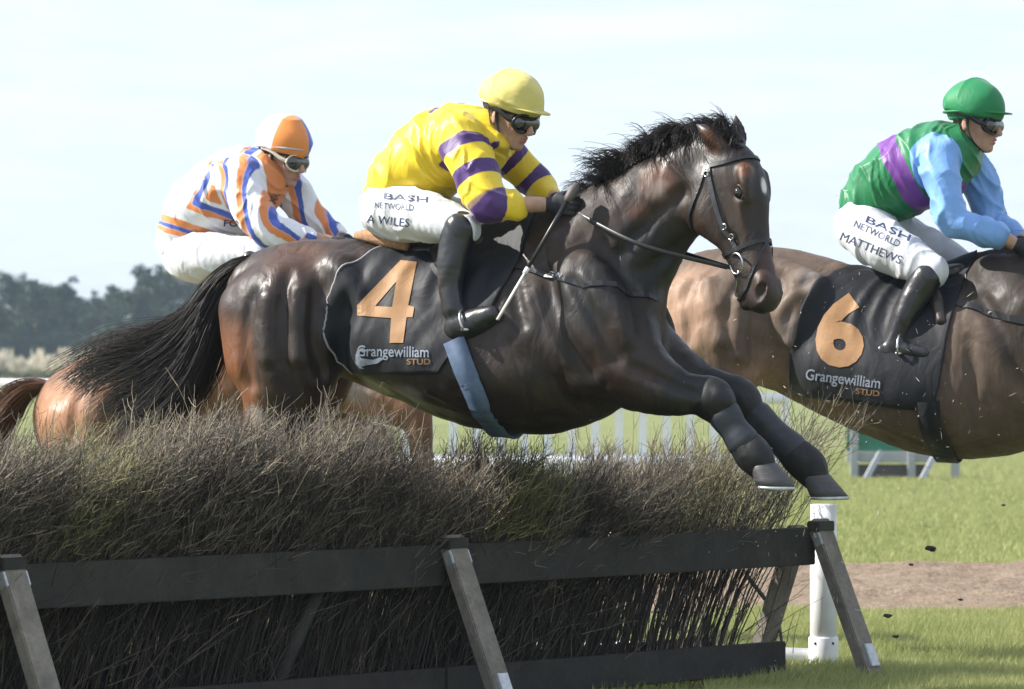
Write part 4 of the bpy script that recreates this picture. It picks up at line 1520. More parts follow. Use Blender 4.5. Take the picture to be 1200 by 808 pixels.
    for z in (-1, 1):
        ring = [h.P(.083 + .024 * (1 - abs(math.cos(t)) * .35) - (.020 if math.cos(t) * 1 > 0 else .0) * math.cos(t), .013 + gd + .037 * math.sin(t), z * (.036 + .042 * math.cos(t))) for t in np.linspace(0, 6.283, 22, endpoint=False)]
        q = mesh_obj('goggle_frame', *tube(ring, .0048, 6, True), sp['gogmat'], root); q.parent = gg
        st = catmull([h.P(.078, .016 + gd, z * .076), h.P(.048, .024 + gd, z * .088), h.P(.0, .028, z * .100), h.P(-.06, .035, z * .095)], 5)
        q = mesh_obj('goggle_strap', *tube(st, .010, 8, flat=.3, up=Rt), sp['gogmat'], root); q.parent = gg
    return root, dict(h=h, breeches=brb, silks=jb, helmet=hb, br=br, jk=jk)
# ------------------------------------------------------------------ the dark bay horse, number 4
FA = Frame(580, 400, 16.65, 20)
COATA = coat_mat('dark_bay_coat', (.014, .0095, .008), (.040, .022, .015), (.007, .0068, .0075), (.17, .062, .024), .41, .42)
HAIRA = hair_mat('black_hair', (.007, .006, .006), (.030, .021, .016))
horseA = dict(
    fr=FA, base=(560, 640, 0), label='dark bay horse wearing number 4 cloth, in mid leap over the brush hurdle', res=.0085, mat=COATA, hair=HAIRA,
    trunk=[(318, 350, 0, 60), (350, 352, 0, 71), (400, 358, 0, 79), (450, 371, 0, 86), (500, 385, 0, 92), (550, 396, 0, 101), (600, 400, 0, 108), (650, 396, 0, 110), (688, 388, 0, 92), (706, 376, 0, 70)],
    wide=.82,
    extra=[([(545, 296, 0, 26), (590, 292, 0, 34), (640, 284, 0, 34), (700, 262, 0, 34)], .04, .6),
           ([(733, 362, .06, 42), (730, 402, .08, 42)], .04, 1.),
           ([(733, 362, -.06, 42), (730, 402, -.08, 42)], .04, 1.),
           ([(655, 300, .12, 30), (690, 345, .20, 40), (715, 390, .20, 44)], .03, .8),
           ([(690, 330, .10, 34), (668, 392, .22, 36), (690, 430, .20, 38)], .03, .7),
           ([(300, 366, .14, 46), (304, 420, .17, 42)], .03, .9),
           ([(300, 366, -.14, 46), (304, 420, -.17, 42)], .03, .9),
           ([(395, 320, .16, 26), (405, 345, .20, 22)], .03, .8),
           ([(455, 400, .16, 50), (540, 430, .18, 55), (620, 440, .16, 50)], .04, .8)],
    grooves=[[(296, 345, 7), (288, 395, 9), (292, 450, 8)], [(338, 320, 6), (330, 380, 11), (338, 440, 11), (345, 480, 8)], [(372, 340, 8), (366, 390, 12), (378, 435, 12)],
             [(420, 325, 7), (408, 370, 11), (398, 420, 12)], [(708, 285, 7), (738, 335, 9), (750, 385, 8)], [(640, 320, 7), (655, 385, 11), (690, 435, 9)], [(672, 330, 6), (700, 380, 8), (722, 420, 7)],
             [(745, 432, 5), (785, 452, 5), (812, 460, 4)], [(800, 285, 6), (765, 312, 8), (735, 340, 8)], [(800, 225, 5), (760, 260, 7), (725, 300, 7)], [(600, 330, 5), (612, 380, 6)],
             [(480, 455, 4), (540, 478, 5), (600, 492, 5), (650, 488, 5)], [(858, 480, 2.5), (874, 510, 2.5)]],
    ridges=[[(395, 315, 9), (410, 328, 12), (418, 345, 8)], [(312, 350, 10), (312, 420, 12)], [(352, 340, 10), (350, 420, 12)], [(690, 300, 8), (722, 360, 10), (735, 400, 8)], [(845, 462, 7), (850, 472, 7)],
             [(420, 352, 5), (428, 372, 6), (418, 395, 5)], [(500, 462, 2.5), (560, 484, 3), (630, 492, 2.5)]],
    neck=[(668, 335, 0, 92), (708, 305, 0, 82), (752, 262, 0, 64), (797, 221, 0, 50), (832, 197, 0, 43)],
    legs=[[(712, 392, .15, 58), (738, 432, .17, 47), (785, 458, .17, 30), (818, 463, .15, 23), (834, 468, .15, 25.5), (846, 484, .15, 19), (862, 507, .15, 15.5), (881, 531, .15, 22), (893, 547, .15, 16.5)],
          [(722, 392, -.15, 56), (765, 425, -.16, 44), (815, 452, -.16, 30), (848, 460, -.15, 23), (866, 468, -.15, 25.5), (880, 484, -.15, 19), (910, 512, -.15, 15.5), (942, 541, -.15, 22), (955, 560, -.15, 16.5)],
          [(340, 372, .14, 72), (338, 430, .17, 62), (326, 480, .17, 42), (300, 530, .16, 24), (290, 548, .15, 22), (285, 590, .15, 16), (272, 640, .15, 20), (262, 660, .15, 16)],
          [(350, 372, -.14, 72), (360, 430, -.17, 60), (350, 480, -.17, 42), (325, 535, -.16, 24), (316, 552, -.15, 22), (308, 595, -.15, 16), (296, 645, -.15, 20), (288, 664, -.15, 16)]],
    black_from=[.30, .30, .58, .58],
    hoof_dir=[((.16, -1), (1, -.05)), ((.20, -1), (1, -.05)), ((-.5, -.8), (.6, -.6)), ((-.5, -.8), (.6, -.6))],
    black=[(640, 270, 0, 50), (700, 350, .2, 60), (760, 300, .1, 60)],
    poll=(854, 168, .03), muzzle=(906, 350, .13), head_yaw=29, hsz=.585,
    ears=[((.02, .0, .06), (-.035, -.028, .076), (-.085, -.062, .085)), ((.02, .0, -.06), (-.045, .010, -.078), (-.115, .018, -.084))],
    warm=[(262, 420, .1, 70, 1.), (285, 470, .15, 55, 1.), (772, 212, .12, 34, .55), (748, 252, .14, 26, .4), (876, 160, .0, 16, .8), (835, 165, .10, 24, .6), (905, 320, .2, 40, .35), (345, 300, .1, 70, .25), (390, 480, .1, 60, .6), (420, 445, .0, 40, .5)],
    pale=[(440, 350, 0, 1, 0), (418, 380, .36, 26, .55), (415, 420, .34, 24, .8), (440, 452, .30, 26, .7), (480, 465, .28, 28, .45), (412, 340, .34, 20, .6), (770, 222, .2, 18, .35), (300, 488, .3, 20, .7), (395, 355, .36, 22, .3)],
    crest=[(686, 240, 0), (715, 212, 0), (750, 185, 0), (785, 166, 0), (815, 156, 0), (840, 152, 0), (858, 158, .03), (868, 170, .07)],
    mane_tip=[(672, 210), (684, 180), (722, 153), (768, 140), (800, 134), (818, 134), (836, 134), (852, 142)],
    mane_n=4200,
    tail=[[(306, 297, 0), (275, 306, 0), (248, 330, 0), (230, 358, 0), (192, 380, 0), (128, 392, 0), (52, 436, 0)],
          [(304, 300, 0), (270, 318, 0), (244, 356, 0), (215, 390, 0), (165, 412, 0), (120, 425, 0), (90, 460, 0)],
          [(302, 303, 0), (270, 330, 0), (250, 372, 0), (225, 415, 0), (190, 450, 0), (150, 478, 0), (125, 496, 0)],
          [(300, 308, 0), (274, 345, 0), (262, 390, 0), (250, 440, 0), (225, 480, 0), (195, 505, 0), (170, 520, 0)]],
    tail_n=3000)
rootA, bvhA, hfA, vA, fA = make_horse(horseA)
bridle(rootA, FA, hfA, bvhA, [(668, 246, .10), (672, 244, -.12)])

NUMCLOTH = cloth_mat('navy_number_cloth', [(.011, .012, .016)], .6, .3, .06, wr=.45, wd=.02)
BIND = simple('pale_binding', (.30, .30, .31), .6, .2, 60, .2, .001)
ORANGE = simple('orange_print', (.31, .165, .068), .65, .12, 30, .1, .001)
GREYP = simple('grey_print', (.19, .22, .28), .6, .25, 60, 0)
BROWNP = simple('brown_gold_print', (.20, .115, .05), .6, .2, 60, 0)
GIRTH = simple('blue_girth_webbing', (.075, .115, .19), .55, .2, 26, .4, .003)
SADL = simple('saddle_leather', (.030, .022, .019), .35, .3, 40, .3, .003)

def foldsA(a, w, u):
    aw = abs(w)
    f = 0
    for c, am, wd in ((.14, .010, .05), (.32, .014, .04), (.50, .018, .045), (.64, .016, .035), (.78, .012, .04)):
        x = a - (c + .22 * (aw - .3))
        f += am * math.exp(-(x / wd) ** 2) * max(0, math.sin(min(1, aw * 1.5) * math.pi))
    return f + .002 * math.sin(a * 23 + aw * 9)
o, cv, cf, edge = saddlecloth(rootA, FA, bvhA, [(380, 356), (450, 371), (500, 385), (550, 396), (600, 400), (640, 396)],
    ([0, .18, .35, .55, .8, .93, 1], [482, 452, 428, 413, 408, 414, 430]), ([0, .3, .6, 1], [634, 626, 606, 548]), [(400, 436), (450, 438), (540, 438), (620, 440)], NUMCLOTH, foldsA)
clbA = bvh_of(cv, cf)
q = mesh_obj('binding', *tube(edge[42:91], .0042, 6), BIND, rootA); q.parent = o
FOUR = [[(470, 305), (489, 307), (479, 358), (486, 360), (484, 372), (477, 372), (473, 402), (457, 402), (459, 373), (419, 370), (419, 358)],
        [(465, 330), (440, 359), (460, 360)]]
def sub_(m, o): m.parent = o; return m
sub_(mark(rootA, 'number', clbA, ORANGE, None, polys=FOUR, fr=FA, maxe=6, off=.0030), o)
sub_(mark(rootA, 'lettering', clbA, GREYP, (461, 414, 84, 17), 'Grangewilliam', ang=1, fr=FA, maxe=6, off=.0030, bold=.012), o)
sub_(mark(rootA, 'lettering', clbA, BROWNP, (491, 424, 28, 7), 'STUD', fr=FA, maxe=6, off=.0030, bold=.02), o)
SWAN = [[(417, 417), (419, 411), (425, 408), (431, 411), (428, 413), (423, 412), (421, 416), (424, 420), (430, 421), (438, 422), (446, 419), (450, 421), (443, 426), (432, 428), (424, 430), (428, 433), (422, 432), (417, 426)]]
sub_(mark(rootA, 'emblem', clbA, GREYP, None, polys=SWAN, fr=FA, maxe=6, off=.0032), o)

def girth(root, fr, bvh, pts, w, mat):
    """band round the belly through photo points on the near side, mirrored underneath"""
    near = []
    for u, v in pts:
        p, n = ray_on(bvh, u, v, fr=fr); near.append(p)
    far = [p - fr.N * 2 * ((p - fr.O) @ fr.N) for p in near[::-1]]
    o = mesh_obj('girth', *_strap_arr(bvh, catmull(near + far, 5), w, .006, .014), mat, root, smooth=True)
    return o
girth(rootA, FA, bvhA, [(533, 400), (545, 432), (560, 466), (578, 496)], .085, GIRTH)

def saddle(root, fr, bvh, u0, u1, vt, rise=8):
    S = Sdf(fr.N)
    S.chain(fr.L([(u0, vt - rise, 0, 9), (u0 + 22, vt - 1, 0, 12), ((u0 + u1) / 2, vt + 2, 0, 13), (u1 - 14, vt - 6, 0, 12), (u1, vt - rise - 4, 0, 8)]), .01, 2.2)
    for z in (-1, 1):
        S.chain(fr.L([((u0 + u1) / 2, vt + 6, z * .10, 9), ((u0 + u1) / 2 + 12, vt + 26, z * .23, 9), ((u0 + u1) / 2 + 18, vt + 50, z * .29, 7)]), .015, 1.)
    v, f = S.mesh(.007, 1)
    return mesh_obj('saddle', v, f, SADL, root)
saddle(rootA, FA, bvhA, 452, 575, 292)
# rolled sheepskin pad behind the saddle
FLEECE = simple('tan_fleece', (.30, .17, .09), .9, .3, 60, .9, .006)
v_, f_ = tube([FA.P(418, 276, .0), FA.P(430, 276, .05), FA.P(455, 283, .10), FA.P(478, 290, .12)], [.015, .026, .026, .016], 10)
mesh_obj('fleece_pad', v_, f_, FLEECE, rootA)
# breastplate
q = strap(rootA, 'breastplate', bvhA, [ray_on(bvhA, u, v, fr=FA)[0] for u, v in ((565, 308), (620, 316), (680, 332), (735, 345), (772, 350))], .022, LEATHER)
sub_(mark(rootA, 'lettering', bvhA, GREYP, (652, 322, 16, 6), 'GW', ang=8, fr=FA, off=.010, maxe=9), q)
# tendon boots on the fore legs
BOOTG = simple('grey_tendon_boot', (.015, .018, .026), .5, .5, 14, .4, .004)
for z, pts in ((1, [(850, 488), (860, 503), (870, 517)]), (-1, [(888, 490), (907, 508), (926, 525)])):
    S = Sdf(FA.N); S.chain(FA.L([(a, b, z * .15, q) for (a, b), q in zip(pts, (19.5, 17, 19.5))]), .01, .86)
    v_, f_ = S.mesh(.006, 1); mesh_obj('tendon_boot', v_, f_, BOOTG, rootA)

# ------------------------------------------------------------------ the light bay horse, number 6
FB = Frame(1050, 420, 18.7, 16)
COATB = coat_mat('light_bay_coat', (.085, .060, .046), (.150, .106, .078), (.020, .016, .014), (.36, .225, .15), .50, .25)
HAIRB = hair_mat('dark_brown_hair', (.010, .008, .007), (.035, .024, .017))
horseB = dict(
    fr=FB, base=(1060, 780, 0), label='light bay horse wearing number 6 cloth, landing past the right end of the hurdle', res=.0095, mat=COATB, hair=HAIRB,
    trunk=[(836, 352, 0, 60), (868, 358, 0, 70), (910, 372, 0, 83), (950, 385, 0, 86), (1000, 405, 0, 91), (1060, 424, 0, 98), (1115, 432, 0, 105), (1160, 426, 0, 109), (1210, 412, 0, 106), (1250, 400, 0, 92)],
    wide=.84,
    extra=[([(1110, 335, 0, 26), (1150, 325, 0, 30), (1210, 318, 0, 32)], .04, .6),
           ([(1250, 392, .06, 44), (1248, 430, .08, 42)], .04, 1.),
           ([(1165, 330, .12, 32), (1205, 375, .22, 42), (1230, 420, .20, 44)], .03, .8),
           ([(818, 360, .14, 42), (820, 400, .17, 40)], .03, .9), ([(818, 360, -.14, 42), (820, 400, -.17, 40)], .03, .9),
           ([(945, 345, .20, 28), (930, 378, .24, 22)], .03, .8),
           ([(880, 330, .18, 30), (850, 350, .22, 26)], .04, .8),
           ([(980, 430, .18, 50), (1060, 455, .2, 55), (1130, 468, .18, 50)], .04, .8)],
    grooves=[[(835, 318, 7), (812, 352, 10), (806, 400, 9)], [(812, 330, 6), (800, 350, 9)], [(868, 335, 7), (852, 375, 10), (855, 425, 10)], [(896, 330, 8), (884, 380, 12), (882, 430, 12)],
             [(815, 366, 7), (818, 374, 7)], [(948, 330, 7), (925, 352, 10), (918, 395, 10), (925, 430, 8)], [(1150, 350, 8), (1180, 400, 12), (1200, 455, 10)], [(960, 470, 4), (1020, 495, 5), (1080, 520, 5)],
             [(1135, 400, 6), (1140, 450, 8), (1130, 500, 6)]],
    ridges=[[(905, 305, 12), (935, 318, 12)], [(930, 345, 10), (912, 370, 11), (925, 400, 9)], [(830, 330, 8), (842, 400, 12)], [(785, 340, 7), (786, 410, 9)], [(868, 350, 9), (866, 420, 12)]],
    neck=[(1215, 380, 0, 90), (1255, 350, 0, 78), (1300, 312, 0, 62), (1345, 280, 0, 48), (1372, 262, 0, 40)],
    legs=[[(1240, 420, .15, 55), (1262, 458, .17, 44), (1290, 505, .17, 27), (1312, 555, .15, 22), (1318, 575, .15, 17), (1330, 620, .15, 15), (1342, 655, .15, 18), (1352, 672, .15, 15)],
          [(1250, 420, -.15, 55), (1285, 452, -.16, 42), (1325, 490, -.16, 27), (1356, 532, -.15, 22), (1364, 550, -.15, 17), (1384, 590, -.15, 15), (1400, 622, -.15, 18), (1412, 638, -.15, 15)],
          [(852, 378, .14, 66), (858, 415, .17, 50), (826, 436, .17, 36), (782, 446, .16, 22), (768, 444, .15, 20), (732, 438, .15, 14), (698, 430, .15, 17), (684, 432, .15, 14)],
          [(852, 378, -.14, 66), (852, 412, -.17, 48), (820, 424, -.17, 34), (776, 428, -.16, 21), (764, 425, -.15, 19), (730, 414, -.15, 14), (696, 402, -.15, 17), (684, 402, -.15, 14)]],
    black_from=[.45, .45, .62, .62],
    hoof_dir=[((.35, -.9), (.9, .3)), ((.45, -.9), (.9, .35)), ((-.9, -.2), (.2, -.9)), ((-.9, -.2), (.2, -.9))],
    gk=.68,
    black=[(1190, 330, .15, 85), (1215, 380, .25, 80), (1240, 330, 0, 150), (1300, 300, 0, 110), (1370, 280, 0, 120), (1440, 330, 0, 90), (1160, 318, 0, 48)],
    poll=(1392, 236, .0), muzzle=(1470, 385, .05), head_yaw=22, star=0,
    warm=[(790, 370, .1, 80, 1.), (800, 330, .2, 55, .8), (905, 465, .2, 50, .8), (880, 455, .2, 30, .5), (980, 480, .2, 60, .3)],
    pale=[(950, 325, .3, 24, .45), (925, 390, .36, 26, .35), (1020, 380, .3, 10, .2)],
    crest=[(1205, 305, 0), (1240, 290, 0), (1280, 262, 0), (1320, 240, 0), (1360, 225, 0), (1390, 224, 0)],
    mane_tip=[(1180, 300), (1212, 270), (1250, 238), (1292, 214), (1335, 200), (1372, 200)],
    mane_n=1500,
    tail=[[(808, 305, 0), (782, 312, 0), (768, 335, 0), (755, 365, 0), (735, 390, 0), (710, 405, 0)],
          [(806, 310, 0), (786, 328, 0), (776, 352, 0), (760, 390, 0), (742, 420, 0), (722, 440, 0)]],
    tail_n=900)
rootB, bvhB, hfB, vB, fB = make_horse(horseB)
bridle(rootB, FB, hfB, bvhB, [(1196, 292, .10), (1198, 290, -.12)])
def foldsB(a, w, u):
    aw = abs(w); f = 0
    for i, c in enumerate((.30, .42, .54, .66)):
        x = a - (c + .30 * (aw - .4) ** 2 * 1.2 + .10 * aw)
        f += .013 * math.exp(-(x / .028) ** 2) * sstep(.78 - aw, 0, .4) * sstep(aw, .03, .15)
    return float(f)
o, cv, cf, edge = saddlecloth(rootB, FB, bvhB, [(930, 380), (1000, 405), (1060, 424), (1115, 432), (1160, 426)],
    ([0, .2, .5, .8, 1], [1012, 985, 955, 940, 936]), ([0, .5, .85, 1], [1145, 1128, 1118, 1110]), [(930, 461), (1000, 468), (1060, 477), (1110, 482), (1150, 482)], NUMCLOTH, foldsB, off=.010)
clbB = bvh_of(cv, cf)
sub_(mark(rootB, 'number', clbB, ORANGE, (985, 387, 57, 88), '6', ang=3, fr=FB, maxe=6, off=.0030, bold=.045), o)
sub_(mark(rootB, 'lettering', clbB, GREYP, (988, 446, 88, 17), 'Grangewilliam', ang=7, fr=FB, maxe=6, off=.0030, bold=.012), o)
sub_(mark(rootB, 'lettering', clbB, BROWNP, (1017, 460, 28, 7), 'STUD', ang=7, fr=FB, maxe=6, off=.0030, bold=.02), o)
girth(rootB, FB, bvhB, [(1088, 470), (1092, 500), (1104, 525)], .095, NUMCLOTH)
saddle(rootB, FB, bvhB, 1035, 1135, 326)
strap(rootB, 'breastplate', bvhB, [ray_on(bvhB, u, v, fr=FB)[0] for u, v in ((1120, 355), (1150, 364), (1200, 376), (1260, 380))], .03, LEATHER)

# ------------------------------------------------------------------ the chestnut horse behind
FC = Frame(260, 450, 20.2, 16)
COATC = coat_mat('chestnut_coat', (.13, .062, .034), (.22, .105, .056), (.06, .03, .02), (.34, .17, .09), .45, .3)
HAIRC = hair_mat('chestnut_hair', (.07, .032, .018), (.20, .095, .05))
horseC = dict(
    fr=FC, base=(270, 755, 0), label='chestnut horse rising behind the dark bay horse, its rump showing at the left', res=.0105, mat=COATC, hair=HAIRC,
    trunk=[(104, 492, 0, 68), (140, 482, 0, 77), (190, 470, 0, 82), (250, 450, 0, 86), (310, 428, 0, 90), (350, 415, 0, 84), (384, 404, 0, 66)],
    wide=.84,
    extra=[([(300, 350, 0, 22), (350, 338, 0, 26), (400, 330, 0, 28)], .04, .6), ([(90, 500, .14, 46), (92, 530, .17, 42)], .03, .9), ([(90, 500, -.14, 46), (92, 530, -.17, 42)], .03, .9)],
    grooves=[[(110, 430, 6), (92, 470, 9), (88, 510, 8)], [(160, 420, 6), (140, 460, 10), (135, 500, 9)], [(425, 470, 4), (455, 484, 4)]],
    neck=[(390, 380, 0, 64), (430, 358, 0, 56), (470, 335, 0, 48), (505, 315, 0, 38)],
    legs=[[(385, 420, .15, 44), (404, 448, .17, 33), (444, 470, .17, 25), (482, 485, .15, 20), (490, 499, .15, 17), (495, 532, .15, 12.5), (494, 562, .15, 15), (486, 578, .15, 12)],
          [(385, 430, -.15, 46), (395, 465, -.16, 34), (420, 498, -.16, 24), (445, 520, -.15, 18), (447, 532, -.15, 15), (436, 560, -.15, 12), (424, 585, -.15, 15), (416, 600, -.15, 12)],
          [(120, 505, .14, 62), (122, 550, .17, 46), (100, 600, .17, 30), (76, 645, .16, 20), (72, 660, .15, 18), (80, 700, .15, 13), (86, 730, .15, 16), (92, 742, .15, 13)],
          [(130, 505, -.14, 62), (140, 550, -.17, 46), (128, 600, -.17, 30), (110, 645, -.16, 20), (106, 660, -.15, 18), (112, 700, -.15, 13), (118, 728, -.15, 16), (124, 740, -.15, 13)]],
    black_from=[.9, .9, .9, .9],
    hoof_dir=[((-.3, -.9), (.7, -.2)), ((-.3, -.9), (.7, -.2)), ((.2, -1), (.9, -.1)), ((.2, -1), (.9, -.1))],
    poll=(525, 300, 0), muzzle=(590, 415, .05), head_yaw=22, star=0,
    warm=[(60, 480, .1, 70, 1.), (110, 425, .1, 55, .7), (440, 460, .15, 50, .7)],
    pale=[(420, 455, .2, 30, .6)],
    crest=[(405, 318, 0), (430, 305, 0), (460, 290, 0), (490, 278, 0), (520, 280, 0)],
    mane_tip=[(400, 312), (420, 298), (448, 284), (480, 274), (508, 276)], mane_n=600,
    tail=[[(62, 448, 0), (40, 446, 0), (10, 458, 0), (-25, 490, 0), (-45, 530, 0)], [(58, 456, 0), (40, 458, 0), (20, 480, 0), (0, 520, 0), (-10, 565, 0)]],
    tail_n=1600)
rootC, bvhC, hfC, vC, fC = make_horse(horseC)
bridle(rootC, FC, hfC, bvhC, [(402, 286, .10), (406, 284, -.12)])
saddle(rootC, FC, bvhC, 255, 345, 352)

# ------------------------------------------------------------------ jockey patterns
def near_arm(v, arms, T):
    """distance along the nearest sleeve, 0 on the body; also which arm"""
    dT, _, _ = chaindist(v, T)
    out = []
    for a in arms:
        d, L, tot = chaindist(v, a)
        out.append((d - dT, L, tot, d))
    return out
def bands(L, segs):
    f = np.full(len(L), -.1)
    for a, b in segs:
        f = np.maximum(f, np.minimum(L - a, b - L))
    return f
def pat_yellow(v, fr, T, arms, nn):
    A = near_arm(v, arms, T)
    c1 = np.full(len(v), -.1)
    for (m, L, tot, d), sg in zip(A, ([(.045, .098), (.165, .225), (.298, .350)], [(.05, .10), (.17, .235)])):
        g = np.minimum(bands(L, sg), .012 - m)
        c1 = np.maximum(c1, g)
    for (u, w, n, r) in ((588, 192, .10, .040), (514, 143, .05, .045), (523, 231, .16, .040), (571, 186, .12, .022), (470, 160, -.1, .04), (545, 128, -.05, .04)):
        q = fr.P(u, w, n); x = v - q
        c1 = np.maximum(c1, r - np.linalg.norm(x, axis=1) * (1.0))
    return dict(c1=c1)
def pat_green(v, fr, T, arms, nn):
    A = near_arm(v, arms, T)
    c2 = np.full(len(v), -.1)
    for m, L, tot, d in A:
        c2 = np.maximum(c2, -.006 - m)
    # purple sash round the body
    a, b = fr.P(1046, 172, 0), fr.P(1086, 242, 0)
    d = nrm(b - a); n_ = np.cross(d, fr.N); n_ = nrm(n_)
    x = (v - (a + b) / 2) @ n_
    c1 = .044 - np.abs(x + .008 * noise(v, 9, 2))
    e = fr.P(1125, 222, .1); c1 = np.maximum(c1, .03 - np.abs((v - e) @ nrm(fr.F * .6 + V(0, 0, .8))) - 5 * np.maximum(0, .0 - (v - e) @ fr.F - .06))
    return dict(c1=c1, c2=c2)
def pat_stripe(v, fr, T, arms, nn):
    A = near_arm(v, arms, T)
    isarm = np.full(len(v), -1.); ph = np.zeros(len(v))
    F_, N_ = fr.F, fr.N
    # chevron panel on the back and shoulder, outlined in white, blue and orange; bands below
    uv = np.array([project(p) for p in v]); u, w = uv[:, 0], uv[:, 1]
    def line(p, q):
        d = nrm(V(q[0] - p[0], q[1] - p[1], 0)); return (u - p[0]) * -d[1] + (w - p[1]) * d[0]
    s1 = line((235, 236), (270, 247)); s2 = np.maximum(-line((235, 236), (252, 204)), -line((252, 204), (292, 184)))
    s2 = -line((252, 204), (292, 184)) * (u > 252) + -line((235, 236), (252, 204)) * (u <= 252)
    m = np.maximum(s1, s2)
    o_ = np.maximum(-4 - m, np.minimum(m - 7, np.where(s1 > s2, 13., 10.) - m))
    o_ = np.maximum(o_, np.maximum(np.minimum(s1 - 27, 35 - s1), np.minimum(s1 - 40, 46 - s1)))
    b_ = np.minimum(m, 7 - m); b_ = np.maximum(b_, np.minimum(s1 - 35, 40 - s1))
    S_ = fr.S
    orange, blue = o_ / S_, b_ / S_
    d_ = np.array([uv for uv in v])
    for (m_, L, tot, d), a_ in zip(A, arms):
        wv = m_ < -.006
        e = perp(v, a_, fr.N, 12)
        ph = ((e + L * .42) / .105) % 1.0
        o2 = np.minimum(ph - .36, .66 - ph) * .10; b2 = np.minimum(ph - .66, .92 - ph) * .10
        orange[wv] = o2[wv]; blue[wv] = b2[wv]
    dc, _, _ = chaindist(v, fr.L([(297, 194, -.04, 7), (302, 205, .05, 8), (312, 214, .05, 7)]))
    k_ = .010 - dc
    blue = np.where(k_ > -.004, np.maximum(blue, k_), blue)
    return dict(c1=orange, c2=blue)

CAPY = cloth_mat('yellow_cap', [(.62, .54, .17), (.80, .66, .10)], .6, .3, .1, wr=.7, wd=.014)
CAPG = cloth_mat('green_cap', [(.018, .20, .075), (.018, .2, .075)], .55, .3, .1, wr=.7, wd=.012)
CAPQ = cloth_mat('quartered_cap', [(.78, .78, .80), (.75, .26, .06), (.05, .11, .50)], .4, .4, .1, wr=.15, wd=.006)
SILKY = cloth_mat('yellow_silk', [(.80, .58, .030), (.075, .030, .16)], .46, .4, .15, wr=.6, wd=.016)
SILKG = cloth_mat('green_silk', [(.012, .17, .060), (.16, .045, .27), (.19, .38, .76)], .46, .4, .15, wr=.6, wd=.016)
SILKS = cloth_mat('striped_silk', [(.78, .78, .82), (.72, .25, .085), (.060, .105, .42)], .46, .4, .15, wr=.5, wd=.014)
GOGB = simple('black_goggle', (.014, .015, .02), .35, .2, 50, 0)
GOGW = simple('cream_goggle', (.62, .58, .47), .45, .1, 50, 0)
RIMG = simple('pale_cap_rim', (.5, .48, .40), .5, .2, 30, .1)

dflt = lambda loc: dict(c1=-np.ones(len(loc)), c2=-np.ones(len(loc)))
rA = dict(fr=FA, seat=(450, 262, 0), label='jockey in yellow silks with purple hoops and yellow cap riding horse number 4',
    yaw=38, pitch=17, roll=0, head=(598, 136, .02), hk=1.0, neck=(566, 160, 0),
    torso=[(464, 232, 0, 30), (480, 205, 0, 38), (505, 186, 0, 42), (535, 172, 0, 42), (560, 168, 0, 33)],
    pelvis=[(458, 242, 0, 31), (475, 238, 0, 30)],
    arms=[[(540, 160, .155, 25), (549, 186, .20, 23.5), (563, 218, .24, 20.5), (574, 237, .25, 19), (590, 241, .22, 15), (600, 241, .20, 13.5), (622, 240, .16, 9.5), (640, 240, .12, 8.5)],
          [(584, 168, -.15, 22), (602, 186, -.20, 20), (624, 208, -.24, 17), (634, 220, -.24, 15), (640, 226, -.20, 12), (645, 230, -.18, 11), (650, 232, -.15, 9), (658, 236, -.12, 8)]],
    legs=[[(455, 246, .09, 33), (495, 256, .17, 30), (540, 262, .23, 22), (532, 300, .25, 19), (530, 345, .27, 13), (531, 370, .27, 11)],
          [(455, 246, -.09, 33), (495, 256, -.17, 30), (545, 262, -.23, 22), (537, 300, -.25, 19), (535, 345, -.27, 13), (536, 370, -.27, 11)]],
    thighs=[[(454, 246, .09, 33), (475, 250, .13, 33), (505, 256, .18, 28), (530, 262, .22, 22), (545, 266, .235, 19)],
            [(454, 246, -.09, 33), (475, 250, -.13, 33), (515, 250, -.18, 25), (555, 258, -.22, 20), (570, 264, -.235, 18)]],
    collar=[(560, 148, -.05, 9), (566, 160, .07, 10), (585, 168, .07, 8), (592, 175, .0, 5)],
    boots=[([(540, 268, .245, 20.5), (535, 285, .25, 20), (529, 312, .27, 17), (528, 340, .28, 13.5), (532, 362, .285, 14)], [(538, 384, .285, 18), (550, 380, .29, 17), (564, 374, .30, 14), (576, 368, .31, 10)], (550, 384, .30), (505, 310, .25)),
           ([(560, 268, -.245, 20.5), (555, 285, -.25, 20), (549, 312, -.27, 17), (548, 340, -.28, 13.5), (552, 362, -.285, 14)], [(556, 378, -.285, 14), (568, 376, -.29, 13), (582, 372, -.30, 12), (594, 368, -.31, 9)], (574, 378, -.30), (525, 310, -.25))],
    hands=[dict(palm=(662, 241, .11)), dict(palm=(672, 240, -.11))],
    pattern=pat_yellow, silk=SILKY, capmat=CAPY, cap_pattern=dflt, peaklen=.06, gogmat=GOGB, puff=1.1, bandmat=simple('cap_band', (.62, .55, .30), .5, .1, 40, 0))
rootRA, RA_ = make_rider(rA)
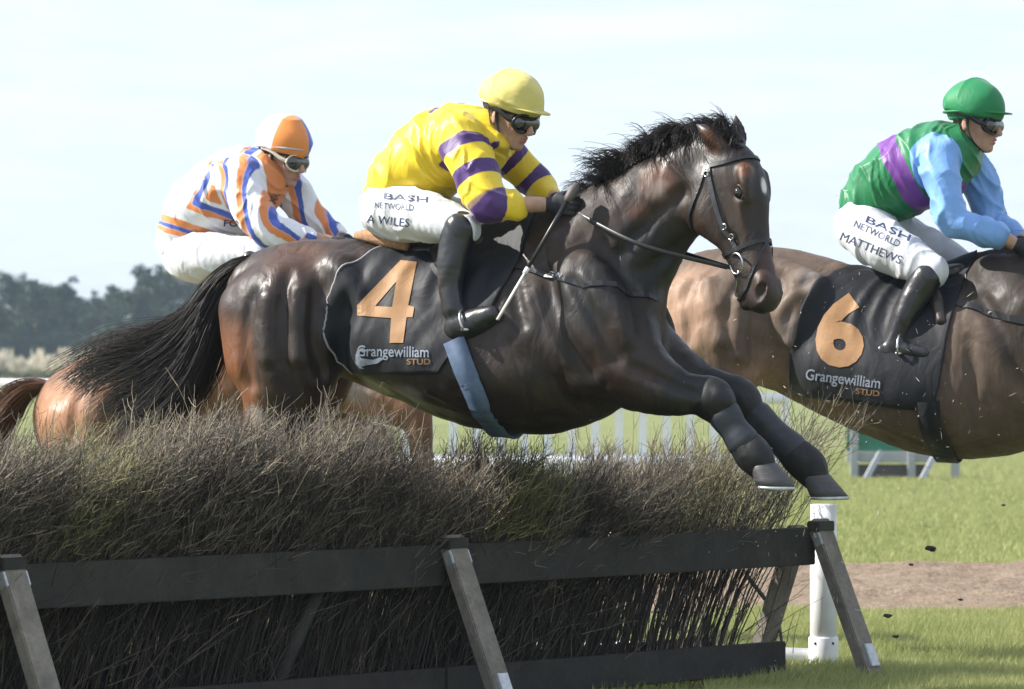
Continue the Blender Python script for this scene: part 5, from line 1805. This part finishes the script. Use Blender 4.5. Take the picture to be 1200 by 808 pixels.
rB = dict(fr=FB, seat=(1010, 290, 0), label='jockey in green silks with blue sleeves and purple sash riding horse number 6',
    yaw=30, pitch=6, roll=0, head=(1143, 144, .0), hk=1.03, hh=.122, neck=(1118, 168, 0),
    torso=[(1018, 240, 0, 27), (1036, 222, 0, 34), (1060, 207, 0, 40), (1090, 192, 0, 41), (1112, 182, 0, 32)],
    pelvis=[(1012, 262, 0, 30), (1026, 252, 0, 30)],
    arms=[[(1098, 186, .15, 21), (1104, 212, .20, 19), (1111, 242, .23, 16.5), (1121, 262, .23, 15.5), (1145, 268, .20, 14), (1168, 274, .17, 11), (1178, 280, .15, 8.5), (1188, 286, .12, 8)],
          [(1128, 186, -.15, 21), (1146, 212, -.19, 19), (1156, 240, -.22, 16), (1162, 258, -.21, 14), (1176, 268, -.19, 12), (1188, 276, -.17, 10), (1194, 280, -.15, 8), (1202, 286, -.12, 7.5)]],
    legs=[[(1010, 266, .09, 30), (1045, 292, .17, 27), (1088, 318, .23, 21), (1075, 345, .26, 17), (1058, 385, .28, 12), (1050, 405, .28, 10)],
          [(1010, 266, -.09, 30), (1065, 282, -.17, 24), (1120, 310, -.23, 20), (1105, 345, -.26, 17), (1088, 385, -.28, 12), (1080, 405, -.28, 10)]],
    thighs=[[(1008, 266, .09, 30), (1024, 280, .13, 31), (1052, 296, .18, 27), (1078, 312, .21, 22), (1090, 318, .23, 20)],
            [(1008, 266, -.09, 30), (1030, 268, -.13, 29), (1075, 284, -.18, 23), (1112, 302, -.22, 19), (1128, 312, -.23, 17)]],
    collar=[(1112, 160, -.05, 8), (1116, 168, .07, 9), (1130, 178, .07, 8), (1138, 184, .0, 5)],
    boots=[([(1086, 326, .25, 18), (1074, 345, .26, 17), (1060, 372, .28, 14), (1052, 392, .285, 12), (1048, 404, .29, 12)], [(1036, 414, .30, 12), (1050, 413, .30, 12), (1066, 412, .31, 11), (1082, 414, .32, 8)], (1056, 412, .31), (1062, 340, .27)),
           ([(1120, 326, -.25, 18), (1108, 345, -.26, 17), (1094, 372, -.28, 14), (1086, 392, -.285, 12), (1082, 404, -.29, 12)], [(1070, 414, -.30, 12), (1084, 413, -.30, 12), (1100, 412, -.31, 11), (1116, 414, -.32, 8)], (1090, 412, -.31), (1096, 340, -.27))],
    hands=[dict(palm=(1205, 292, .11)), dict(palm=(1214, 290, -.11))],
    pattern=pat_green, silk=SILKG, capmat=CAPG, cap_pattern=dflt, peaklen=.045, gogmat=GOGB, rimmat=CAPG, puff=1.1)
rootRB, RB_ = make_rider(rB)
def capq(loc):
    c1 = np.minimum(loc[:, 0] - .008, loc[:, 2] + .010)          # front near quarter: orange
    c2 = np.minimum(loc[:, 0] - .008, -(loc[:, 2]) - .010)     # front far quarter: blue
    return dict(c1=c1, c2=c2)
rC = dict(fr=FC, seat=(225, 320, 0), label='jockey in white silks with orange and blue stripes riding the chestnut horse',
    yaw=34, pitch=12, roll=0, head=(332, 185, .0), hk=1.05, hh=.130, neck=(305, 204, 0),
    torso=[(218, 282, 0, 27), (232, 255, 0, 36), (254, 236, 0, 41), (280, 218, 0, 41), (303, 212, 0, 31)],
    pelvis=[(218, 296, 0, 28), (232, 288, 0, 27)],
    arms=[[(282, 206, .15, 22), (290, 232, .20, 21), (304, 258, .23, 18), (320, 272, .23, 16.5), (342, 276, .20, 13.5), (362, 279, .17, 10.5), (374, 281, .15, 8), (386, 284, .12, 8)],
          [(326, 212, -.15, 21), (346, 232, -.19, 18), (362, 252, -.21, 16), (374, 262, -.20, 14), (386, 270, -.19, 11), (396, 276, -.17, 9.5), (400, 279, -.15, 8), (406, 283, -.12, 7.5)]],
    legs=[[(216, 300, .09, 29), (250, 302, .17, 26), (296, 300, .23, 20), (280, 335, .26, 16), (262, 375, .28, 11), (256, 395, .28, 10)],
          [(216, 300, -.09, 29), (260, 300, -.17, 24), (306, 296, -.23, 19), (292, 335, -.26, 16), (276, 375, -.28, 11), (270, 395, -.28, 10)]],
    thighs=[[(220, 300, .09, 28), (234, 302, .13, 30), (260, 302, .18, 27), (288, 300, .21, 21), (300, 302, .23, 18)],
            [(220, 300, -.09, 28), (240, 298, -.13, 27), (280, 292, -.18, 22), (310, 292, -.22, 18), (322, 298, -.23, 16)]],
    collar=[(297, 194, -.04, 7), (302, 205, .05, 8), (312, 214, .05, 7)],
    boots=[([(297, 308, .25, 17), (286, 328, .26, 16), (272, 356, .28, 13), (264, 376, .285, 11), (260, 388, .29, 11)], [(250, 398, .30, 11), (264, 397, .30, 11), (278, 396, .31, 10), (292, 398, .32, 7)], (268, 396, .31), (280, 345, .2)),
           ([(311, 304, -.25, 17), (300, 328, -.26, 16), (286, 356, -.28, 13), (278, 376, -.285, 11), (274, 388, -.29, 11)], [(264, 398, -.30, 11), (278, 397, -.30, 11), (292, 396, -.31, 10), (306, 398, -.32, 7)], (282, 396, -.31), (294, 345, -.2))],
    hands=[dict(palm=(404, 288, .11)), dict(palm=(414, 288, -.11))],
    pattern=pat_stripe, asm=5, silk=SILKS, capmat=CAPQ, cap_pattern=capq, peak=False, gogmat=GOGW, puff=1.0, bandmat=simple('grey_cap_band', (.45, .46, .5), .5, .1, 40, 0))
rootRC, RC_ = make_rider(rC)

# lettering on breeches and silks
def letter(R_, root, part, bvh, txt, box, ang, fr, mat=NAVY, **k):
    m = mark(root, 'lettering', R_[bvh], mat, box, txt, ang=ang, fr=fr, maxe=1.6, off=-.0006, **k)
    m.parent = R_[part]
letter(RA_, rootRA, 'br', 'breeches', 'A WILES', (455, 259, 50, 10), 6, FA)
letter(RA_, rootRA, 'br', 'breeches', 'NETWORLD', (462, 242, 46, 7), 4, FA)
letter(RA_, rootRA, 'br', 'breeches', 'BASH', (476, 232, 52, 7), 5, FA, bold=.01)
letter(RB_, rootRB, 'br', 'breeches', 'MATTHEWS', (1021, 291, 76, 10), 22, FB)
letter(RB_, rootRB, 'br', 'breeches', 'NETWORLD', (1028, 274, 58, 8), 25, FB)
letter(RB_, rootRB, 'br', 'breeches', 'BASH', (1041, 268, 56, 8), 24, FB, bold=.01)
letter(RC_, rootRC, 'jk', 'silks', 'FO', (271, 262, 17, 8), 2, FC, bold=.02)
letter(RC_, rootRC, 'jk', 'silks', 'NA', (322, 232, 12, 9), -62, FC, bold=.02)

# whip of the yellow jockey
wt = thing('whip', FA.P(662, 242, .16), 'black riding whip with white lower half held by the jockey in yellow', 'whip')
a, b = FA.P(676, 216, .155), FA.P(583, 375, .40)
pt = lambda t: a + (b - a) * t
v_, f_ = tube([pt(t) for t in (0, .04, .10, .13)], [.012, .020, .018, .011], 10); mesh_obj('knob', v_, f_, simple('whip_grip', (.10, .085, .08), .6, .2, 50, .3), wt)
v_, f_ = tube([pt(t) for t in (.12, .3, .62)], [.0095, .009, .008], 8); mesh_obj('shaft', v_, f_, LEATHER, wt)
v_, f_ = tube([pt(t) for t in (.62, .64, .66)], [.010, .010, .010], 8); mesh_obj('collar', v_, f_, WHITE, wt)
v_, f_ = tube([pt(t) for t in (.66, .72, 1.)], [.008, .009, .010], 8, flat=.6); mesh_obj('flap', v_, f_, simple('whip_flap', (.50, .49, .47), .5, .1, 50, 0), wt)

# ------------------------------------------------------------------ flying clods and specks of mud
MUD = simple('mud', (.045, .035, .028), .9, .3, 60, .5, .004)
clods = [(1091, 643, 19, 5, 'largest dark clod of earth flying over the grass above the dirt track'), (1040, 722, 18, 3.6, 'dark clod of earth falling at the front edge of the dirt track'), (1050, 746, 18, 2.8, 'small dark clod just above the near grass'),
         (1068, 662, 19, 2.2, 'tiny speck of earth flying above the dirt track near the larger clod'), (1126, 703, 19, 2., 'tiny speck of earth over the dirt track toward the right'), (1176, 592, 20, 2.2, 'tiny speck of earth over the far grass near the right edge')]
for u, v, d, r, lab in clods:
    bm = bmesh.new(); bmesh.ops.create_icosphere(bm, subdivisions=3, radius=r / FP * d)
    P = np.array([tuple(q.co) for q in bm.verts]); nn = P / np.linalg.norm(P, axis=1)[:, None]
    P = P * (1 + .45 * noise(nn + u, 2.2, 3) + .15 * noise(nn, 6, 4))[:, None] * V(1.3, .8, .65)
    fs = [[q.index for q in f.verts] for f in bm.faces]; bm.free()
    b = W(u, v, d)
    tag(mesh_obj('dirt_clod', P + b, fs, MUD, base=b), lab, 'dirt clod', 'clods kicked up over the grass')
def specks():
    n = 420
    u = np.where(RNG.uniform(0, 1, n) < .75, RNG.normal(1000, 110, n), RNG.uniform(500, 1200, n)); v = RNG.normal(520, 120, n)
    d = RNG.uniform(16.0, 17.6, n)
    P = np.stack([(u - 600) / FP * d, d, np.maximum(.05, H + (HZ - v) / FP * d)], 1)
    dr = RNG.normal(0, 1, (n, 3)); dr /= np.linalg.norm(dr, axis=1)[:, None]
    L = RNG.exponential(.004, (n, 1)) + .0012
    Q = np.stack([P - dr * L, P, P + dr * L], 1)
    vs, fs = strands(Q, np.array([.0006, .0016, .0006])[None] * RNG.uniform(.5, 1.3, (n, 1)))
    m = simple('pale_chaff', (.42, .39, .33), .7, .4, 30, 0)
    tag(mesh_obj('flying_specks', vs, fs, m), 'cloud of fine pale twig bits and dust flying around the hooves and right horse', 'debris', kind='stuff')
specks()

# ------------------------------------------------------------------ tidy the helper properties
for o in list(SC.objects):
    for k in ('_base', '_k'):
        if k in o: del o[k]
